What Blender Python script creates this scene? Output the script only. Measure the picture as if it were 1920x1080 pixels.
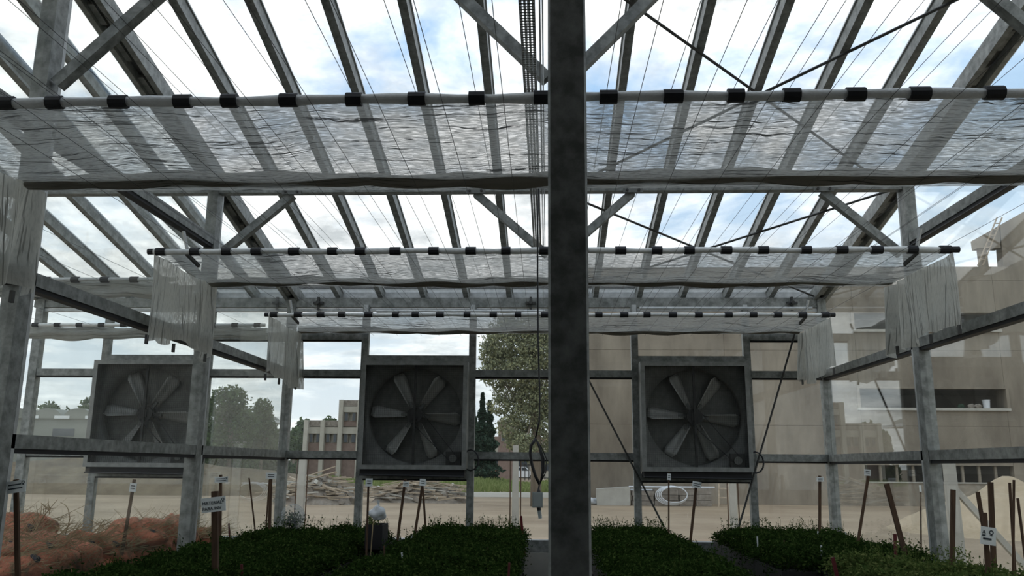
import bpy, math, random
import numpy as np
from mathutils import Vector, Matrix
random.seed(7); rng = np.random.default_rng(7)
for o in list(bpy.data.objects): bpy.data.objects.remove(o)
scn = bpy.context.scene
COL = scn.collection
# ------------------------------------------------------------------ camera
F, PITCH, YAW, ROLL = 1564.5, 0.2103, 0.0428, 0.0081      # focal length in pixels of a 1920 px wide frame
CX, CZ = -0.072, 1.5
cam_d = bpy.data.cameras.new('camera'); cam = bpy.data.objects.new('camera', cam_d); COL.objects.link(cam)
cam_d.sensor_width = 36; cam_d.lens = F / 1920 * 36; cam_d.clip_end = 2000; cam_d.clip_start = 0.05
cam.location = (CX, 0, CZ)
cam.rotation_euler = (Matrix.Rotation(YAW, 3, 'Z') @ Matrix.Rotation(math.pi / 2 + PITCH, 3, 'X') @ Matrix.Rotation(ROLL, 3, 'Z')).to_euler()
scn.camera = cam
# ------------------------------------------------------------------ view, world
scn.view_settings.view_transform = 'Standard'; scn.view_settings.look = 'None'
scn.view_settings.gamma = 1; scn.view_settings.use_curve_mapping = False
scn.view_settings.exposure = 0.3
scn.cycles.transparent_max_bounces = 40
scn.cycles.max_bounces = 10
W = bpy.data.worlds.new('sky'); scn.world = W; W.use_nodes = True
def N(nt, t, **kw):
    n = nt.nodes.new(t)
    for k, v in kw.items():
        if k in n.inputs: n.inputs[k].default_value = v
        else: setattr(n, k, v)
    return n
def link(nt, a, b): nt.links.new(a, b)
def math_(nt, op, a, b=None, c=None, clamp=False):
    n = nt.nodes.new('ShaderNodeMath'); n.operation = op; n.use_clamp = clamp
    for i, v in enumerate((a, b, c)):
        if v is None: continue
        if isinstance(v, (int, float)): n.inputs[i].default_value = v
        else: nt.links.new(v, n.inputs[i])
    return n.outputs[0]
def ramp(nt, fac, stops, interp='LINEAR'):
    n = nt.nodes.new('ShaderNodeValToRGB'); n.color_ramp.interpolation = interp
    while len(n.color_ramp.elements) < len(stops): n.color_ramp.elements.new(0.5)
    for e, (p, c) in zip(n.color_ramp.elements, stops):
        e.position = p; e.color = (c[0], c[1], c[2], 1) if not isinstance(c, (int, float)) else (c, c, c, 1)
    nt.links.new(fac, n.inputs[0]); return n.outputs[0]
nt = W.node_tree; nt.nodes.clear()
tc = N(nt, 'ShaderNodeTexCoord')
sep = N(nt, 'ShaderNodeSeparateXYZ'); link(nt, tc.outputs['Generated'], sep.inputs[0])
zc = math_(nt, 'MAXIMUM', sep.outputs['Z'], 0.0)
den = math_(nt, 'ADD', zc, 0.16)
comb = N(nt, 'ShaderNodeCombineXYZ')
link(nt, math_(nt, 'DIVIDE', sep.outputs['X'], den), comb.inputs[0]); link(nt, math_(nt, 'DIVIDE', sep.outputs['Y'], den), comb.inputs[1])
comb.inputs[2].default_value = 5.3
n1 = N(nt, 'ShaderNodeTexNoise', Scale=1.55, Detail=9.0, Roughness=0.6, Distortion=0.25); link(nt, comb.outputs[0], n1.inputs['Vector'])
n2 = N(nt, 'ShaderNodeTexNoise', Scale=4.2, Detail=6.0, Roughness=0.62); link(nt, comb.outputs[0], n2.inputs['Vector'])
cover = ramp(nt, n1.outputs['Fac'], [(0.39, 0.0), (0.56, 1.0)])
cloud = ramp(nt, n2.outputs['Fac'], [(0.32, (0.68, 0.715, 0.74)), (0.60, (1.45, 1.45, 1.45))])
blue = ramp(nt, zc, [(0.0, (0.74, 0.79, 0.82)), (0.22, (0.58, 0.72, 0.86)), (0.45, (.34, .56, .86)), (0.8, (0.20, 0.42, 0.76))])
haze = ramp(nt, zc, [(0.0, (.70, .735, .75)), (0.42, (1.0, 1.0, 1.0))])
cl2 = N(nt, 'ShaderNodeMix', data_type='RGBA', blend_type='MULTIPLY'); cl2.inputs[0].default_value = 1; link(nt, cloud, cl2.inputs[6]); link(nt, haze, cl2.inputs[7])
mx = N(nt, 'ShaderNodeMix', data_type='RGBA'); link(nt, cover, mx.inputs[0]); link(nt, blue, mx.inputs[6]); link(nt, cl2.outputs[2], mx.inputs[7])
bg = N(nt, 'ShaderNodeBackground', Strength=1.0); link(nt, mx.outputs[2], bg.inputs['Color'])
wo = N(nt, 'ShaderNodeOutputWorld'); link(nt, bg.outputs[0], wo.inputs[0])
# soft sun behind thin cloud
sd = bpy.data.lights.new('sun', 'SUN'); sd.energy = 0.35; sd.angle = math.radians(12); sd.color = (1, .96, .9)
so = bpy.data.objects.new('sun', sd); COL.objects.link(so); so.rotation_euler = (math.radians(38), 0, math.radians(-62))

# ------------------------------------------------------------------ pixel -> place helpers (world metres)
def ray(u, v):
    a = u - 960; b = v - 540; c, s = math.cos(ROLL), math.sin(ROLL)
    A = a * c + b * s; B = -a * s + b * c
    x = A / F; w = -B / F
    y = math.cos(PITCH) - w * math.sin(PITCH); z = math.sin(PITCH) + w * math.cos(PITCH)
    return Vector((x * math.cos(YAW) - y * math.sin(YAW), x * math.sin(YAW) + y * math.cos(YAW), z))
CAM = Vector((CX, 0, CZ))
def at(u, v, Y): r = ray(u, v); return CAM + r * (Y / r.y)
def atz(u, v, z): r = ray(u, v); return CAM + r * ((z - CZ) / r.z)
def zat(v, Y, u=1030): return at(u, v, Y).z

# ------------------------------------------------------------------ materials
MATS = {}
def mat(name, color, rough=.6, metal=0.0, noise=None, bump=None, spec=.4):
    m = bpy.data.materials.new(name); m.use_nodes = True; t = m.node_tree
    p = t.nodes['Principled BSDF']; p.inputs['Roughness'].default_value = rough; p.inputs['Metallic'].default_value = metal
    p.inputs['Specular IOR Level'].default_value = spec
    p.inputs['Base Color'].default_value = (*color, 1)
    if noise:
        scale, c2, lo, hi = noise[:4]; stretch = noise[4] if len(noise) > 4 else (1, 1, 1)
        c = N(t, 'ShaderNodeTexCoord'); mp = N(t, 'ShaderNodeMapping'); mp.inputs['Scale'].default_value = stretch
        link(t, c.outputs['Object'], mp.inputs[0])
        n = N(t, 'ShaderNodeTexNoise', Scale=scale, Detail=7.0, Roughness=0.62); link(t, mp.outputs[0], n.inputs['Vector'])
        link(t, ramp(t, n.outputs['Fac'], [(lo, color), (hi, c2)]), p.inputs['Base Color'])
    if bump:
        c = N(t, 'ShaderNodeTexCoord'); n = N(t, 'ShaderNodeTexNoise', Scale=bump[0], Detail=6.0)
        link(t, c.outputs['Object'], n.inputs['Vector'])
        b = N(t, 'ShaderNodeBump', Strength=bump[1], Distance=bump[2] if len(bump) > 2 else .01)
        link(t, n.outputs['Fac'], b.inputs['Height']); link(t, b.outputs[0], p.inputs['Normal'])
    MATS[name] = m; return m
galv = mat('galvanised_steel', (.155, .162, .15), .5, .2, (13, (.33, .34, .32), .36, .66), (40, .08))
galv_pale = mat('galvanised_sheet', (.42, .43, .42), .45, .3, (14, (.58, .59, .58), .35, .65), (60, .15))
fan_steel = mat('fan_casing_steel', (.15, .155, .145), .55, .3, (12, (.22, .225, .21), .35, .65))
fan_dark = mat('fan_dark_metal', (.05, .05, .048), .6, .3, (10, (.08, .08, .075), .35, .65))
lip_m = mat('fan_lip_steel', (.19, .195, .185), .5, .3, (12, (.29, .295, .28), .35, .65))
blade_m = mat('fan_blade_metal', (.40, .40, .37), .45, .3, (8, (.5, .5, .47), .3, .7))
black = mat('black_plastic', (.012, .012, .014), .6)
black_tray = mat('black_tray_plastic', (.014, .014, .013), .55, 0, (20, (.03, .028, .024), .4, .7))
rubber = mat('cable_rubber', (.02, .02, .022), .5)
white_pl = mat('white_plastic', (.62, .64, .66), .4)
grey_pl = mat('grey_plastic_box', (.34, .38, .38), .45)
board_m = mat('sign_board', (.74, .78, .78), .5, 0, (18, (.84, .87, .86), .3, .7))
ink = mat('sign_ink', (.03, .04, .05), .6)
stake_m = mat('rusty_stake', (.060, .034, .020), .85, 0, (30, (.115, .066, .038), .35, .7, (1, 1, .1)))
red_m = mat('red_stake', (.10, .008, .010), .6)
wire_m = mat('steel_wire', (.10, .10, .10), .5, .6)
tape_m = mat('pole_white_wrap', (.66, .67, .65), .55, 0, (25, (.80, .81, .79), .3, .7), (80, .3))
concrete = mat('raw_concrete', (.155, .13, .10), .9, 0, (.9, (.31, .27, .21), .30, .70, (1, 1, .3)), (3, .25, .04))
concrete_in = mat('interior_concrete', (.16, .15, .135), .9, 0, (.8, (.2, .19, .17), .3, .7))
conc_pale = mat('pale_concrete', (.36, .345, .30), .9, 0, (2.5, (.46, .44, .39), .3, .7), (8, .2))
floor_m = mat('floor_concrete', (.20, .19, .175), .9, 0, (2, (.28, .27, .25), .3, .7))
sand_m = mat('sandy_ground', (.23, .17, .11), .95, 0, (.35, (.36, .285, .195), .3, .7), (6, .5, .03))
sand_pile_m = mat('sand_pile', (.36, .28, .18), .95, 0, (1.5, (.45, .36, .245), .3, .7), (9, .4, .03))
road_m = mat('pale_gravel_road', (.32, .30, .25), .95, 0, (1, (.40, .375, .32), .3, .7))
wood_m = mat('weathered_wood', (.25, .195, .135), .85, 0, (6, (.50, .42, .32), .3, .7, (1, 6, 6)))
stone_m = mat('rubble_stone', (.15, .125, .10), .95, 0, (5, (.30, .27, .23), .3, .7))
brick_m = mat('far_brickwork', (.19, .135, .11), .9, 0, (3, (.26, .19, .16), .3, .7))
cream_m = mat('far_cream_concrete', (.34, .315, .26), .9, 0, (2, (.42, .395, .335), .3, .7))
farglass = mat('far_window_glass', (.05, .06, .07), .15, 0)
shed_m = mat('far_shed_wall', (.22, .23, .20), .9)
bank_m = mat('dry_earth_bank', (.085, .062, .038), .95, 0, (.8, (.19, .15, .095), .3, .7), (4, .6, .1))
shed_roof = mat('far_shed_roof', (.70, .72, .72), .5)
bark_m = mat('tree_bark', (.16, .13, .10), .95, 0, (5, (.27, .23, .18), .3, .7, (1, 1, .2)))
rope_m = mat('tie_cord', (.022, .018, .03), .8)
straw_m = mat('dry_stems', (.22, .15, .075), .9, 0, (9, (.46, .36, .21), .3, .7))

def leaf_mat(name, c1, c2, c3=None):
    m = bpy.data.materials.new(name); m.use_nodes = True; t = m.node_tree; t.nodes.clear()
    g = N(t, 'ShaderNodeNewGeometry')
    stops = [(0, c1), (.75, c2)] + ([(1, c3)] if c3 else [])
    col = ramp(t, g.outputs['Random Per Island'], stops)
    d = N(t, 'ShaderNodeBsdfDiffuse'); tr = N(t, 'ShaderNodeBsdfTranslucent'); mxs = N(t, 'ShaderNodeMixShader'); mxs.inputs[0].default_value = .3
    link(t, col, d.inputs[0]); link(t, col, tr.inputs[0]); link(t, d.outputs[0], mxs.inputs[1]); link(t, tr.outputs[0], mxs.inputs[2])
    o = N(t, 'ShaderNodeOutputMaterial'); link(t, mxs.outputs[0], o.inputs[0]); return m
leaf_dark = leaf_mat('seedling_leaves', (.012, .026, .006), (.032, .062, .015), (.075, .11, .03))
leaf_light = leaf_mat('lighter_leaves', (.05, .085, .025), (.11, .15, .045), (.20, .22, .08))
leaf_euc = leaf_mat('eucalyptus_leaves', (.17, .19, .12), (.32, .34, .21), (.42, .41, .23))
leaf_tree = leaf_mat('far_tree_leaves', (.07, .105, .055), (.13, .18, .085))
leaf_con = leaf_mat('conifer_leaves', (.035, .06, .045), (.06, .095, .065))
grass_m = leaf_mat('grass_blades', (.16, .21, .07), (.26, .30, .12))
dry_m = leaf_mat('dry_grass_blades', (.30, .22, .14), (.42, .33, .22))

def glass_mat(name, dust, tint):
    m = bpy.data.materials.new(name); m.use_nodes = True; t = m.node_tree; t.nodes.clear()
    lw = N(t, 'ShaderNodeLayerWeight', Blend=.5)
    fr = math_(t, 'MULTIPLY_ADD', math_(t, 'POWER', lw.outputs['Facing'], 5.0), .95, .028)
    tr = N(t, 'ShaderNodeBsdfTransparent'); tr.inputs[0].default_value = (*tint, 1)
    df = N(t, 'ShaderNodeBsdfDiffuse'); df.inputs[0].default_value = (.55, .55, .50, 1)
    tl = N(t, 'ShaderNodeBsdfTranslucent'); tl.inputs[0].default_value = (.55, .55, .50, 1)
    dm = N(t, 'ShaderNodeMixShader'); dm.inputs[0].default_value = .5; link(t, df.outputs[0], dm.inputs[1]); link(t, tl.outputs[0], dm.inputs[2])
    c = N(t, 'ShaderNodeTexCoord'); mp = N(t, 'ShaderNodeMapping'); mp.inputs['Scale'].default_value = (2.5, 2.5, .45)
    link(t, c.outputs['Object'], mp.inputs[0])
    n = N(t, 'ShaderNodeTexNoise', Scale=2.2, Detail=6.0, Roughness=.6); link(t, mp.outputs[0], n.inputs['Vector'])
    fac = math_(t, 'MULTIPLY', ramp(t, n.outputs['Fac'], [(.3, .45), (.75, 1.0)]), dust)
    a = N(t, 'ShaderNodeMixShader'); link(t, fac, a.inputs[0]); link(t, tr.outputs[0], a.inputs[1]); link(t, dm.outputs[0], a.inputs[2])
    gl = N(t, 'ShaderNodeBsdfGlossy'); gl.inputs['Roughness'].default_value = 0.0; gl.inputs['Color'].default_value = (1, 1, 1, 1)
    b = N(t, 'ShaderNodeMixShader'); link(t, fr, b.inputs[0]); link(t, a.outputs[0], b.inputs[1]); link(t, gl.outputs[0], b.inputs[2])
    o = N(t, 'ShaderNodeOutputMaterial'); link(t, b.outputs[0], o.inputs[0]); return m
glass_roof = glass_mat('roof_glass', .012, (.985, .99, .985))
glass_end = glass_mat('end_wall_glass', .018, (.965, .975, .965))
glass_side = glass_mat('side_wall_glass', .030, (.95, .965, .955))

def net_mat(name, dens_lo, dens_hi, col, dark=.35, wave=.16):
    """woven shade net: threads with open gaps between, running along the first UV axis (metres)"""
    m = bpy.data.materials.new(name); m.use_nodes = True; t = m.node_tree; t.nodes.clear()
    c = N(t, 'ShaderNodeTexCoord'); sp_ = N(t, 'ShaderNodeSeparateXYZ'); link(t, c.outputs['UV'], sp_.inputs[0])
    wv_ = N(t, 'ShaderNodeTexNoise', Scale=2.6, Detail=3.0); link(t, c.outputs['UV'], wv_.inputs['Vector'])
    v2 = math_(t, 'ADD', sp_.outputs['Y'], math_(t, 'MULTIPLY', wv_.outputs['Fac'], wave))
    def layer(fx, fy, det):
        cb = N(t, 'ShaderNodeCombineXYZ'); link(t, math_(t, 'MULTIPLY', sp_.outputs['X'], fx), cb.inputs[0]); link(t, math_(t, 'MULTIPLY', v2, fy), cb.inputs[1])
        n = N(t, 'ShaderNodeTexNoise', Scale=1.0, Detail=det, Roughness=.6); link(t, cb.outputs[0], n.inputs['Vector']); return n.outputs['Fac']
    a_ = layer(1.5, 52, 2.0); b_ = layer(16, 80, 2.0); big = layer(.7, 2.5, 2.0)
    line = ramp(t, math_(t, 'ADD', a_, math_(t, 'MULTIPLY', math_(t, 'SUBTRACT', big, .5), .25)), [(.385, 1.0), (.43, 0.0)])
    fleck = ramp(t, b_, [(.46, 0.0), (.64, 1.0)])
    dens = math_(t, 'ADD', math_(t, 'SUBTRACT', dens_hi, math_(t, 'MULTIPLY', fleck, dens_hi - dens_lo)), math_(t, 'MULTIPLY', line, .2), clamp=True)
    colr = ramp(t, line, [(0.0, col), (1.0, tuple(x * dark for x in col))])  # dark lines: doubled net seen against the light, its dimming put into the colour
    tr = N(t, 'ShaderNodeBsdfTransparent')
    df = N(t, 'ShaderNodeBsdfDiffuse'); tl = N(t, 'ShaderNodeBsdfTranslucent'); link(t, colr, df.inputs[0]); link(t, colr, tl.inputs[0])
    a = N(t, 'ShaderNodeMixShader'); a.inputs[0].default_value = .40; link(t, df.outputs[0], a.inputs[1]); link(t, tl.outputs[0], a.inputs[2])
    b = N(t, 'ShaderNodeMixShader'); link(t, dens, b.inputs[0]); link(t, tr.outputs[0], b.inputs[1]); link(t, a.outputs[0], b.inputs[2])
    o = N(t, 'ShaderNodeOutputMaterial'); link(t, b.outputs[0], o.inputs[0]); return m
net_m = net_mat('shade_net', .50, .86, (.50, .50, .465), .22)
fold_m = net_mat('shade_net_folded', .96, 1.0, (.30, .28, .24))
curt_m = net_mat('shade_net_curtain', .80, .965, (.52, .52, .48), .45, .025)
bag_m = net_mat('clear_plastic_bag', .10, .34, (.6, .64, .64), .8)
sack_m = net_mat('orange_mesh_sack', .93, 1.0, (.34, .105, .055))

def sack_material():
    m = bpy.data.materials.new('orange_net_sack'); m.use_nodes = True; t = m.node_tree; p = t.nodes['Principled BSDF']; p.inputs['Roughness'].default_value = .85
    c = N(t, 'ShaderNodeTexCoord'); n = N(t, 'ShaderNodeTexNoise', Scale=6.0, Detail=9.0, Roughness=.75); link(t, c.outputs['Object'], n.inputs['Vector'])
    link(t, ramp(t, n.outputs['Fac'], [(.38, (.13, .085, .04)), (.48, (.38, .125, .065)), (.66, (.60, .20, .11))]), p.inputs['Base Color'])
    v = N(t, 'ShaderNodeTexNoise', Scale=26.0, Detail=4.0); link(t, c.outputs['Object'], v.inputs['Vector'])
    b = N(t, 'ShaderNodeBump', Strength=.8, Distance=.03); link(t, v.outputs['Fac'], b.inputs['Height']); link(t, b.outputs[0], p.inputs['Normal']); return m
sack_m = sack_material()

# ------------------------------------------------------------------ mesh helpers
def new_obj(name, me, parent=None, m=None, loc=None):
    o = bpy.data.objects.new(name, me); COL.objects.link(o)
    if parent is not None: o.parent = parent
    if m is not None and not me.materials: me.materials.append(m)
    if loc is not None: o.location = loc
    return o
def root_loc(p):
    l = Vector((0, 0, 0))
    while p is not None: l += p.location; p = p.parent
    return l
class MB:
    def __init__(s): s.v = []; s.f = []
    def add(s, vs, fs):
        b = len(s.v); s.v += [tuple(v) for v in vs]; s.f += [tuple(i + b for i in f) for f in fs]; return s
    def box(s, x0, x1, y0, y1, z0, z1):
        return s.add([(x, y, z) for z in (z0, z1) for y in (y0, y1) for x in (x0, x1)],
                     [(0, 2, 3, 1), (4, 5, 7, 6), (0, 1, 5, 4), (2, 6, 7, 3), (0, 4, 6, 2), (1, 3, 7, 5)])
    def bar(s, p, q, w, h, up=(0, 0, 1)):
        p, q = Vector(p), Vector(q); d = (q - p).normalized(); up = Vector(up)
        sx = d.cross(up)
        if sx.length < 1e-4: sx = d.cross(Vector((0, 1, 0)))
        sx.normalize(); uz = sx.cross(d).normalized(); a = sx * w / 2; b = uz * h / 2
        vs = [p - a - b, p + a - b, p + a + b, p - a + b, q - a - b, q + a - b, q + a + b, q - a + b]
        return s.add(vs, [(0, 1, 2, 3), (7, 6, 5, 4), (0, 4, 5, 1), (1, 5, 6, 2), (2, 6, 7, 3), (3, 7, 4, 0)])
    def tube(s, pts, r, n=8, caps=True):
        pts = [Vector(p) for p in pts]; k = len(pts); rs = r if isinstance(r, (list, tuple)) else [r] * k
        base = len(s.v); ref = None
        for i, p in enumerate(pts):
            d = (pts[min(i + 1, k - 1)] - pts[max(i - 1, 0)]).normalized()
            if ref is None:
                ref = d.cross(Vector((0, 0, 1)))
                if ref.length < .05: ref = d.cross(Vector((0, 1, 0)))
            ref = (ref - d * ref.dot(d)).normalized(); b = d.cross(ref)
            for j in range(n):
                t = 2 * math.pi * j / n; s.v.append(tuple(p + (ref * math.cos(t) + b * math.sin(t)) * rs[i]))
        for i in range(k - 1):
            for j in range(n):
                j2 = (j + 1) % n; s.f.append((base + i * n + j, base + i * n + j2, base + (i + 1) * n + j2, base + (i + 1) * n + j))
        if caps:
            s.f.append(tuple(base + j for j in reversed(range(n)))); s.f.append(tuple(base + (k - 1) * n + j for j in range(n)))
        return s
    def prism(s, poly, y0, y1):
        n = len(poly); vs = [(x, y0, z) for x, z in poly] + [(x, y1, z) for x, z in poly]
        return s.add(vs, [tuple(range(n)), tuple(reversed(range(n, 2 * n)))] + [(i, i + n, (i + 1) % n + n, (i + 1) % n) for i in range(n)])
    def build(s, name, m, parent=None, smooth=False, world=True):
        off = root_loc(parent) if (parent is not None and world) else Vector((0, 0, 0))
        me = bpy.data.meshes.new(name); me.from_pydata([(v[0] - off.x, v[1] - off.y, v[2] - off.z) for v in s.v], [], s.f)
        if smooth: me.polygons.foreach_set('use_smooth', [True] * len(me.polygons))
        me.update(); return new_obj(name, me, parent, m)
def quads_mesh(name, V, m, parent=None, smooth=False):
    """V: (n,4,3) array of separate quads"""
    n = len(V); off = root_loc(parent)
    V = (V - np.array(off)).reshape(-1, 3).astype(np.float32)
    me = bpy.data.meshes.new(name); me.vertices.add(4 * n); me.vertices.foreach_set('co', V.ravel())
    me.loops.add(4 * n); me.loops.foreach_set('vertex_index', np.arange(4 * n, dtype=np.int32))
    me.polygons.add(n); me.polygons.foreach_set('loop_start', np.arange(0, 4 * n, 4, dtype=np.int32)); me.polygons.foreach_set('loop_total', np.full(n, 4, np.int32))
    me.update(calc_edges=True); return new_obj(name, me, parent, m)
def grid_mesh(name, P, m, parent=None, smooth=True, uvscale=(1, 1)):
    """P: (nu,nv,3) grid"""
    nu, nv = P.shape[:2]; off = np.array(root_loc(parent))
    me = bpy.data.meshes.new(name)
    idx = np.arange(nu * nv).reshape(nu, nv)
    fs = np.stack([idx[:-1, :-1], idx[1:, :-1], idx[1:, 1:], idx[:-1, 1:]], -1).reshape(-1, 4)
    me.from_pydata((P.reshape(-1, 3) - off).tolist(), [], fs.tolist())
    uv = me.uv_layers.new(name='UVMap')
    li = np.zeros(len(me.loops), np.int32); me.loops.foreach_get('vertex_index', li)
    u = (li // nv) / (nu - 1) * uvscale[0]; v = (li % nv) / (nv - 1) * uvscale[1]
    uv.data.foreach_set('uv', np.stack([u, v], -1).ravel().astype(np.float32))
    if smooth: me.polygons.foreach_set('use_smooth', [True] * len(me.polygons))
    me.update(); return new_obj(name, me, parent, m)
def leaf_quads(P, size, flat=0.0, asp=.5):
    """diamond leaves at points P with random attitude"""
    n = len(P); s = np.asarray(size) * np.ones(n)
    a = rng.normal(size=(n, 3)); a[:, 2] *= (1 - flat); a /= np.linalg.norm(a, axis=1, keepdims=True)
    b = rng.normal(size=(n, 3)); b[:, 2] *= (1 - flat); b -= a * (a * b).sum(1, keepdims=True); b /= np.linalg.norm(b, axis=1, keepdims=True)
    a *= s[:, None] * .5; b *= s[:, None] * .5 * asp
    return np.stack([P - a, P + b, P + a, P - b], 1)
def empty(name, loc, label=None, cat=None, group=None, kind=None):
    o = bpy.data.objects.new(name, None); COL.objects.link(o); o.location = loc; o.empty_display_size = .1
    return tag(o, label, cat, group, kind)
def tag(o, label=None, cat=None, group=None, kind=None):
    for k, v in (('label', label), ('category', cat), ('group', group), ('kind', kind)):
        if v: o[k] = v
    return o
def copy_tree(o, parent=None):
    c = o.copy(); COL.objects.link(c); c.parent = parent
    for ch in list(o.children): copy_tree(ch, c)
    return c

# ------------------------------------------------------------------ dimensions of the house
BW = 3.5                                    # bay width
D0, D1, D2, D3 = 2.82, 5.18, 8.16, 11.0      # post lines, end wall
ZB, ZR1, ZR2, ZT, ZE = .59, CZ + .13, CZ + 1.19, CZ + 2.23, CZ + 2.144
SL = .2253
def roofz(y): return CZ + 2.22 + SL * (11.1 - y)     # underside of the glazing bars
YR = 1.6                                    # ridge
# ------------------------------------------------------------------ ground and floor
tag(MB().box(-7.2, 3.9, -3.2, 11.2, -.12, 0).build('floor', floor_m), 'grey concrete greenhouse floor', kind='structure')
g = MB().box(-600, 600, 11.2, 1500, -.3, 0); g.box(-160, -7.2, -40, 11.2, -.3, 0); g.box(3.9, 160, -40, 11.2, -.3, 0)
tag(g.build('ground', sand_m), 'sandy ground outside the greenhouse', kind='structure')
# ------------------------------------------------------------------ end wall (wall_back)
wb = empty('wall_back', (0, D3, 0), 'glazed end wall with galvanised posts and rails', kind='structure')
main_x = [-7.0, -3.52, 0.0, 3.54]; mull_x = [-6.03, -4.62, -2.50, -1.06, 1.08, 2.54]
for x in main_x:
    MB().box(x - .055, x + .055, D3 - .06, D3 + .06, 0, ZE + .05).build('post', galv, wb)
for x in mull_x:
    MB().box(x - .045, x + .045, D3 - .045, D3 + .045, ZB, ZE - .06).build('mullion', galv, wb)
allx = sorted(main_x + mull_x)
fan_bays = {(-6.03, -4.62), (-2.50, -1.06), (1.08, 2.54)}
ZH = zat(582, D3); ZX = zat(632, D3); FZ0, FZ1 = zat(886, D3), zat(677, D3)
for a, b in zip(allx[:-1], allx[1:]):
    fan = (a, b) in fan_bays
    lev = [ZB - .02]
    if fan: rails = [FZ0 - .05, FZ1 + .02]
    else: rails = [ZR1, ZR2] + ([ZX] if (a in (-3.52, -4.62) or b in (3.54,)) else [])
    for z in rails:
        MB().box(a + .045, b - .045, D3 - .05, D3 + .04, z - .046, z + .046).build('rail', galv, wb)
        MB().box(a + .045, b - .045, D3 - .03, D3 + .03, z - .066, z - .046).build('glazing_gasket', black, wb)
    MB().box(a + .045, b - .045, D3 - .03, D3 + .03, ZH - .02, ZH + .02).build('head_rail', galv_pale, wb)
    zs = [ZB] + rails + [ZH]
    for z0, z1 in zip(zs[:-1], zs[1:]):
        if fan and z0 == rails[0]: continue
        MB().box(a + .04, b - .04, D3 - .003, D3 + .003, z0 + .03, z1 - .03).build('pane', glass_end, wb)
MB().box(-7.1, 3.6, D3 - .07, D3 + .07, ZB - .15, ZB).build('base_beam', galv, wb)
MB().box(-7.1, 3.6, D3 - .1, D3 + .14, 0, ZB - .15).build('kerb', conc_pale, wb)
MB().box(-7.1, 3.6, D3 - .04, D3 + .05, ZE - .065, ZE + .065).build('eaves_beam', galv, wb)
gt = MB().box(-7.1, 3.6, D3 + .16, D3 + .20, ZE + .03, ZE + .235); gt.box(-7.1, 3.6, D3 + .05, D3 + .2, ZE + .0, ZE + .03)
gt.build('gutter', galv_pale, wb)
MB().box(-7.1, 3.6, D3 + .13, D3 + .22, ZE + .235, ZE + .275).build('gutter_lip', fan_dark, wb)
for u in (520, 597, 995, 1485):                        # cross shaped wire anchors on the eaves beam
    c = at(u, 568, D3 - .06)
    m = MB(); m.bar(c + Vector((-.07, 0, 0)), c + Vector((.07, 0, 0)), .03, .03); m.bar(c + Vector((0, 0, -.1)), c + Vector((0, 0, .08)), .03, .03); m.tube([c, c + Vector((0, -.06, 0))], .025, 8)
    m.build('wire_anchor', fan_dark, wb)
for x in mull_x + [0.0]:
    c = Vector((x, D3 - .06, ZE - .085)); MB().box(c.x - .03, c.x + .03, c.y, c.y + .03, c.z - .05, c.z + .05).build('head_clip', galv_pale, wb)
MB().tube([(-2.35, D3 - .1, ZH - .03), (-.1, D3 - .1, ZH - .03)], .022, 8).build('vent_tube', galv_pale, wb)
MB().tube([(1.15, D3 - .1, ZH + .01), (3.4, D3 - .1, ZH + .01)], .022, 8).build('vent_tube', galv_pale, wb)
c = MB().tube([(0.02, D3 - .1, CZ + 2.0), (1.39, D3 - .1, ZB + .18)], .013, 6).build('brace_rod', fan_dark, wb)
MB().tube([(3.2, D3 - .1, CZ + 1.85), (2.30, D3 - .1, ZB + .15)], .013, 6).build('brace_rod', fan_dark, wb)

# ------------------------------------------------------------------ side walls
def side_wall(name, x, label, inner):
    w = empty(name, (x, 0, 0), label, kind='structure')
    ys = [YR + .06, D0, D1, D2, D3]
    for y in ys[:-1]:
        MB().box(x - .055, x + .055, y - .065, y + .065, 0, roofz(max(y, YR))).build('post', galv, w)
        MB().box(x - .05, x + .05, y + .075, y + .11, ZB, roofz(max(y, YR)) - .1).build('glazing_strip', galv_pale, w)
        MB().box(x - .05, x + .05, y + .065, y + .075, ZB, roofz(max(y, YR)) - .1).build('glazing_gasket', black, w)
    for y0, y1 in zip(ys[:-1], ys[1:]):
        a, b = y0 + .065, y1 - .06
        for z in (ZR1, ZR2, ZT):
            if z == ZT and y1 == D3: continue
            MB().box(x - .05, x + .05, a, b, z - .045, z + .045).build('rail', galv, w)
            MB().box(x - .04, x + .04, a, b, z - .075, z - .045).build('glazing_gasket', black, w)
        zs = [ZB, ZR1, ZR2] + ([ZT] if y1 != D3 else [])
        for z0, z1 in zip(zs[:-1], zs[1:]):
            MB().box(x - .003, x + .003, a, b, z0 + .03, z1 - .03).build('pane', glass_side, w)
        zt = zs[-1] + .03; ra, rb = roofz(max(a, YR)) - .02, roofz(max(b, YR)) - .02
        vs = [(x + s, y, z) for s in (-.003, .003) for y, z in ((a, zt), (b, zt), (b, rb), (a, ra))]
        MB().add(vs, [(0, 1, 2, 3), (7, 6, 5, 4), (0, 4, 5, 1), (1, 5, 6, 2), (2, 6, 7, 3), (3, 7, 4, 0)]).build('pane', glass_side, w)
    MB().box(x - .06, x + .06, YR, D3 - .07, ZB - .15, ZB).build('base_beam', galv, w)
    MB().box(x - .1, x + .1, YR, D3 - .1, 0, ZB - .15).build('kerb', conc_pale, w)
    return w
side_wall('wall_left', -3.52, 'glass partition with galvanised posts and rails', 1)
side_wall('wall_right', 3.54, 'glass outer wall with galvanised posts and rails', -1)

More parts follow.
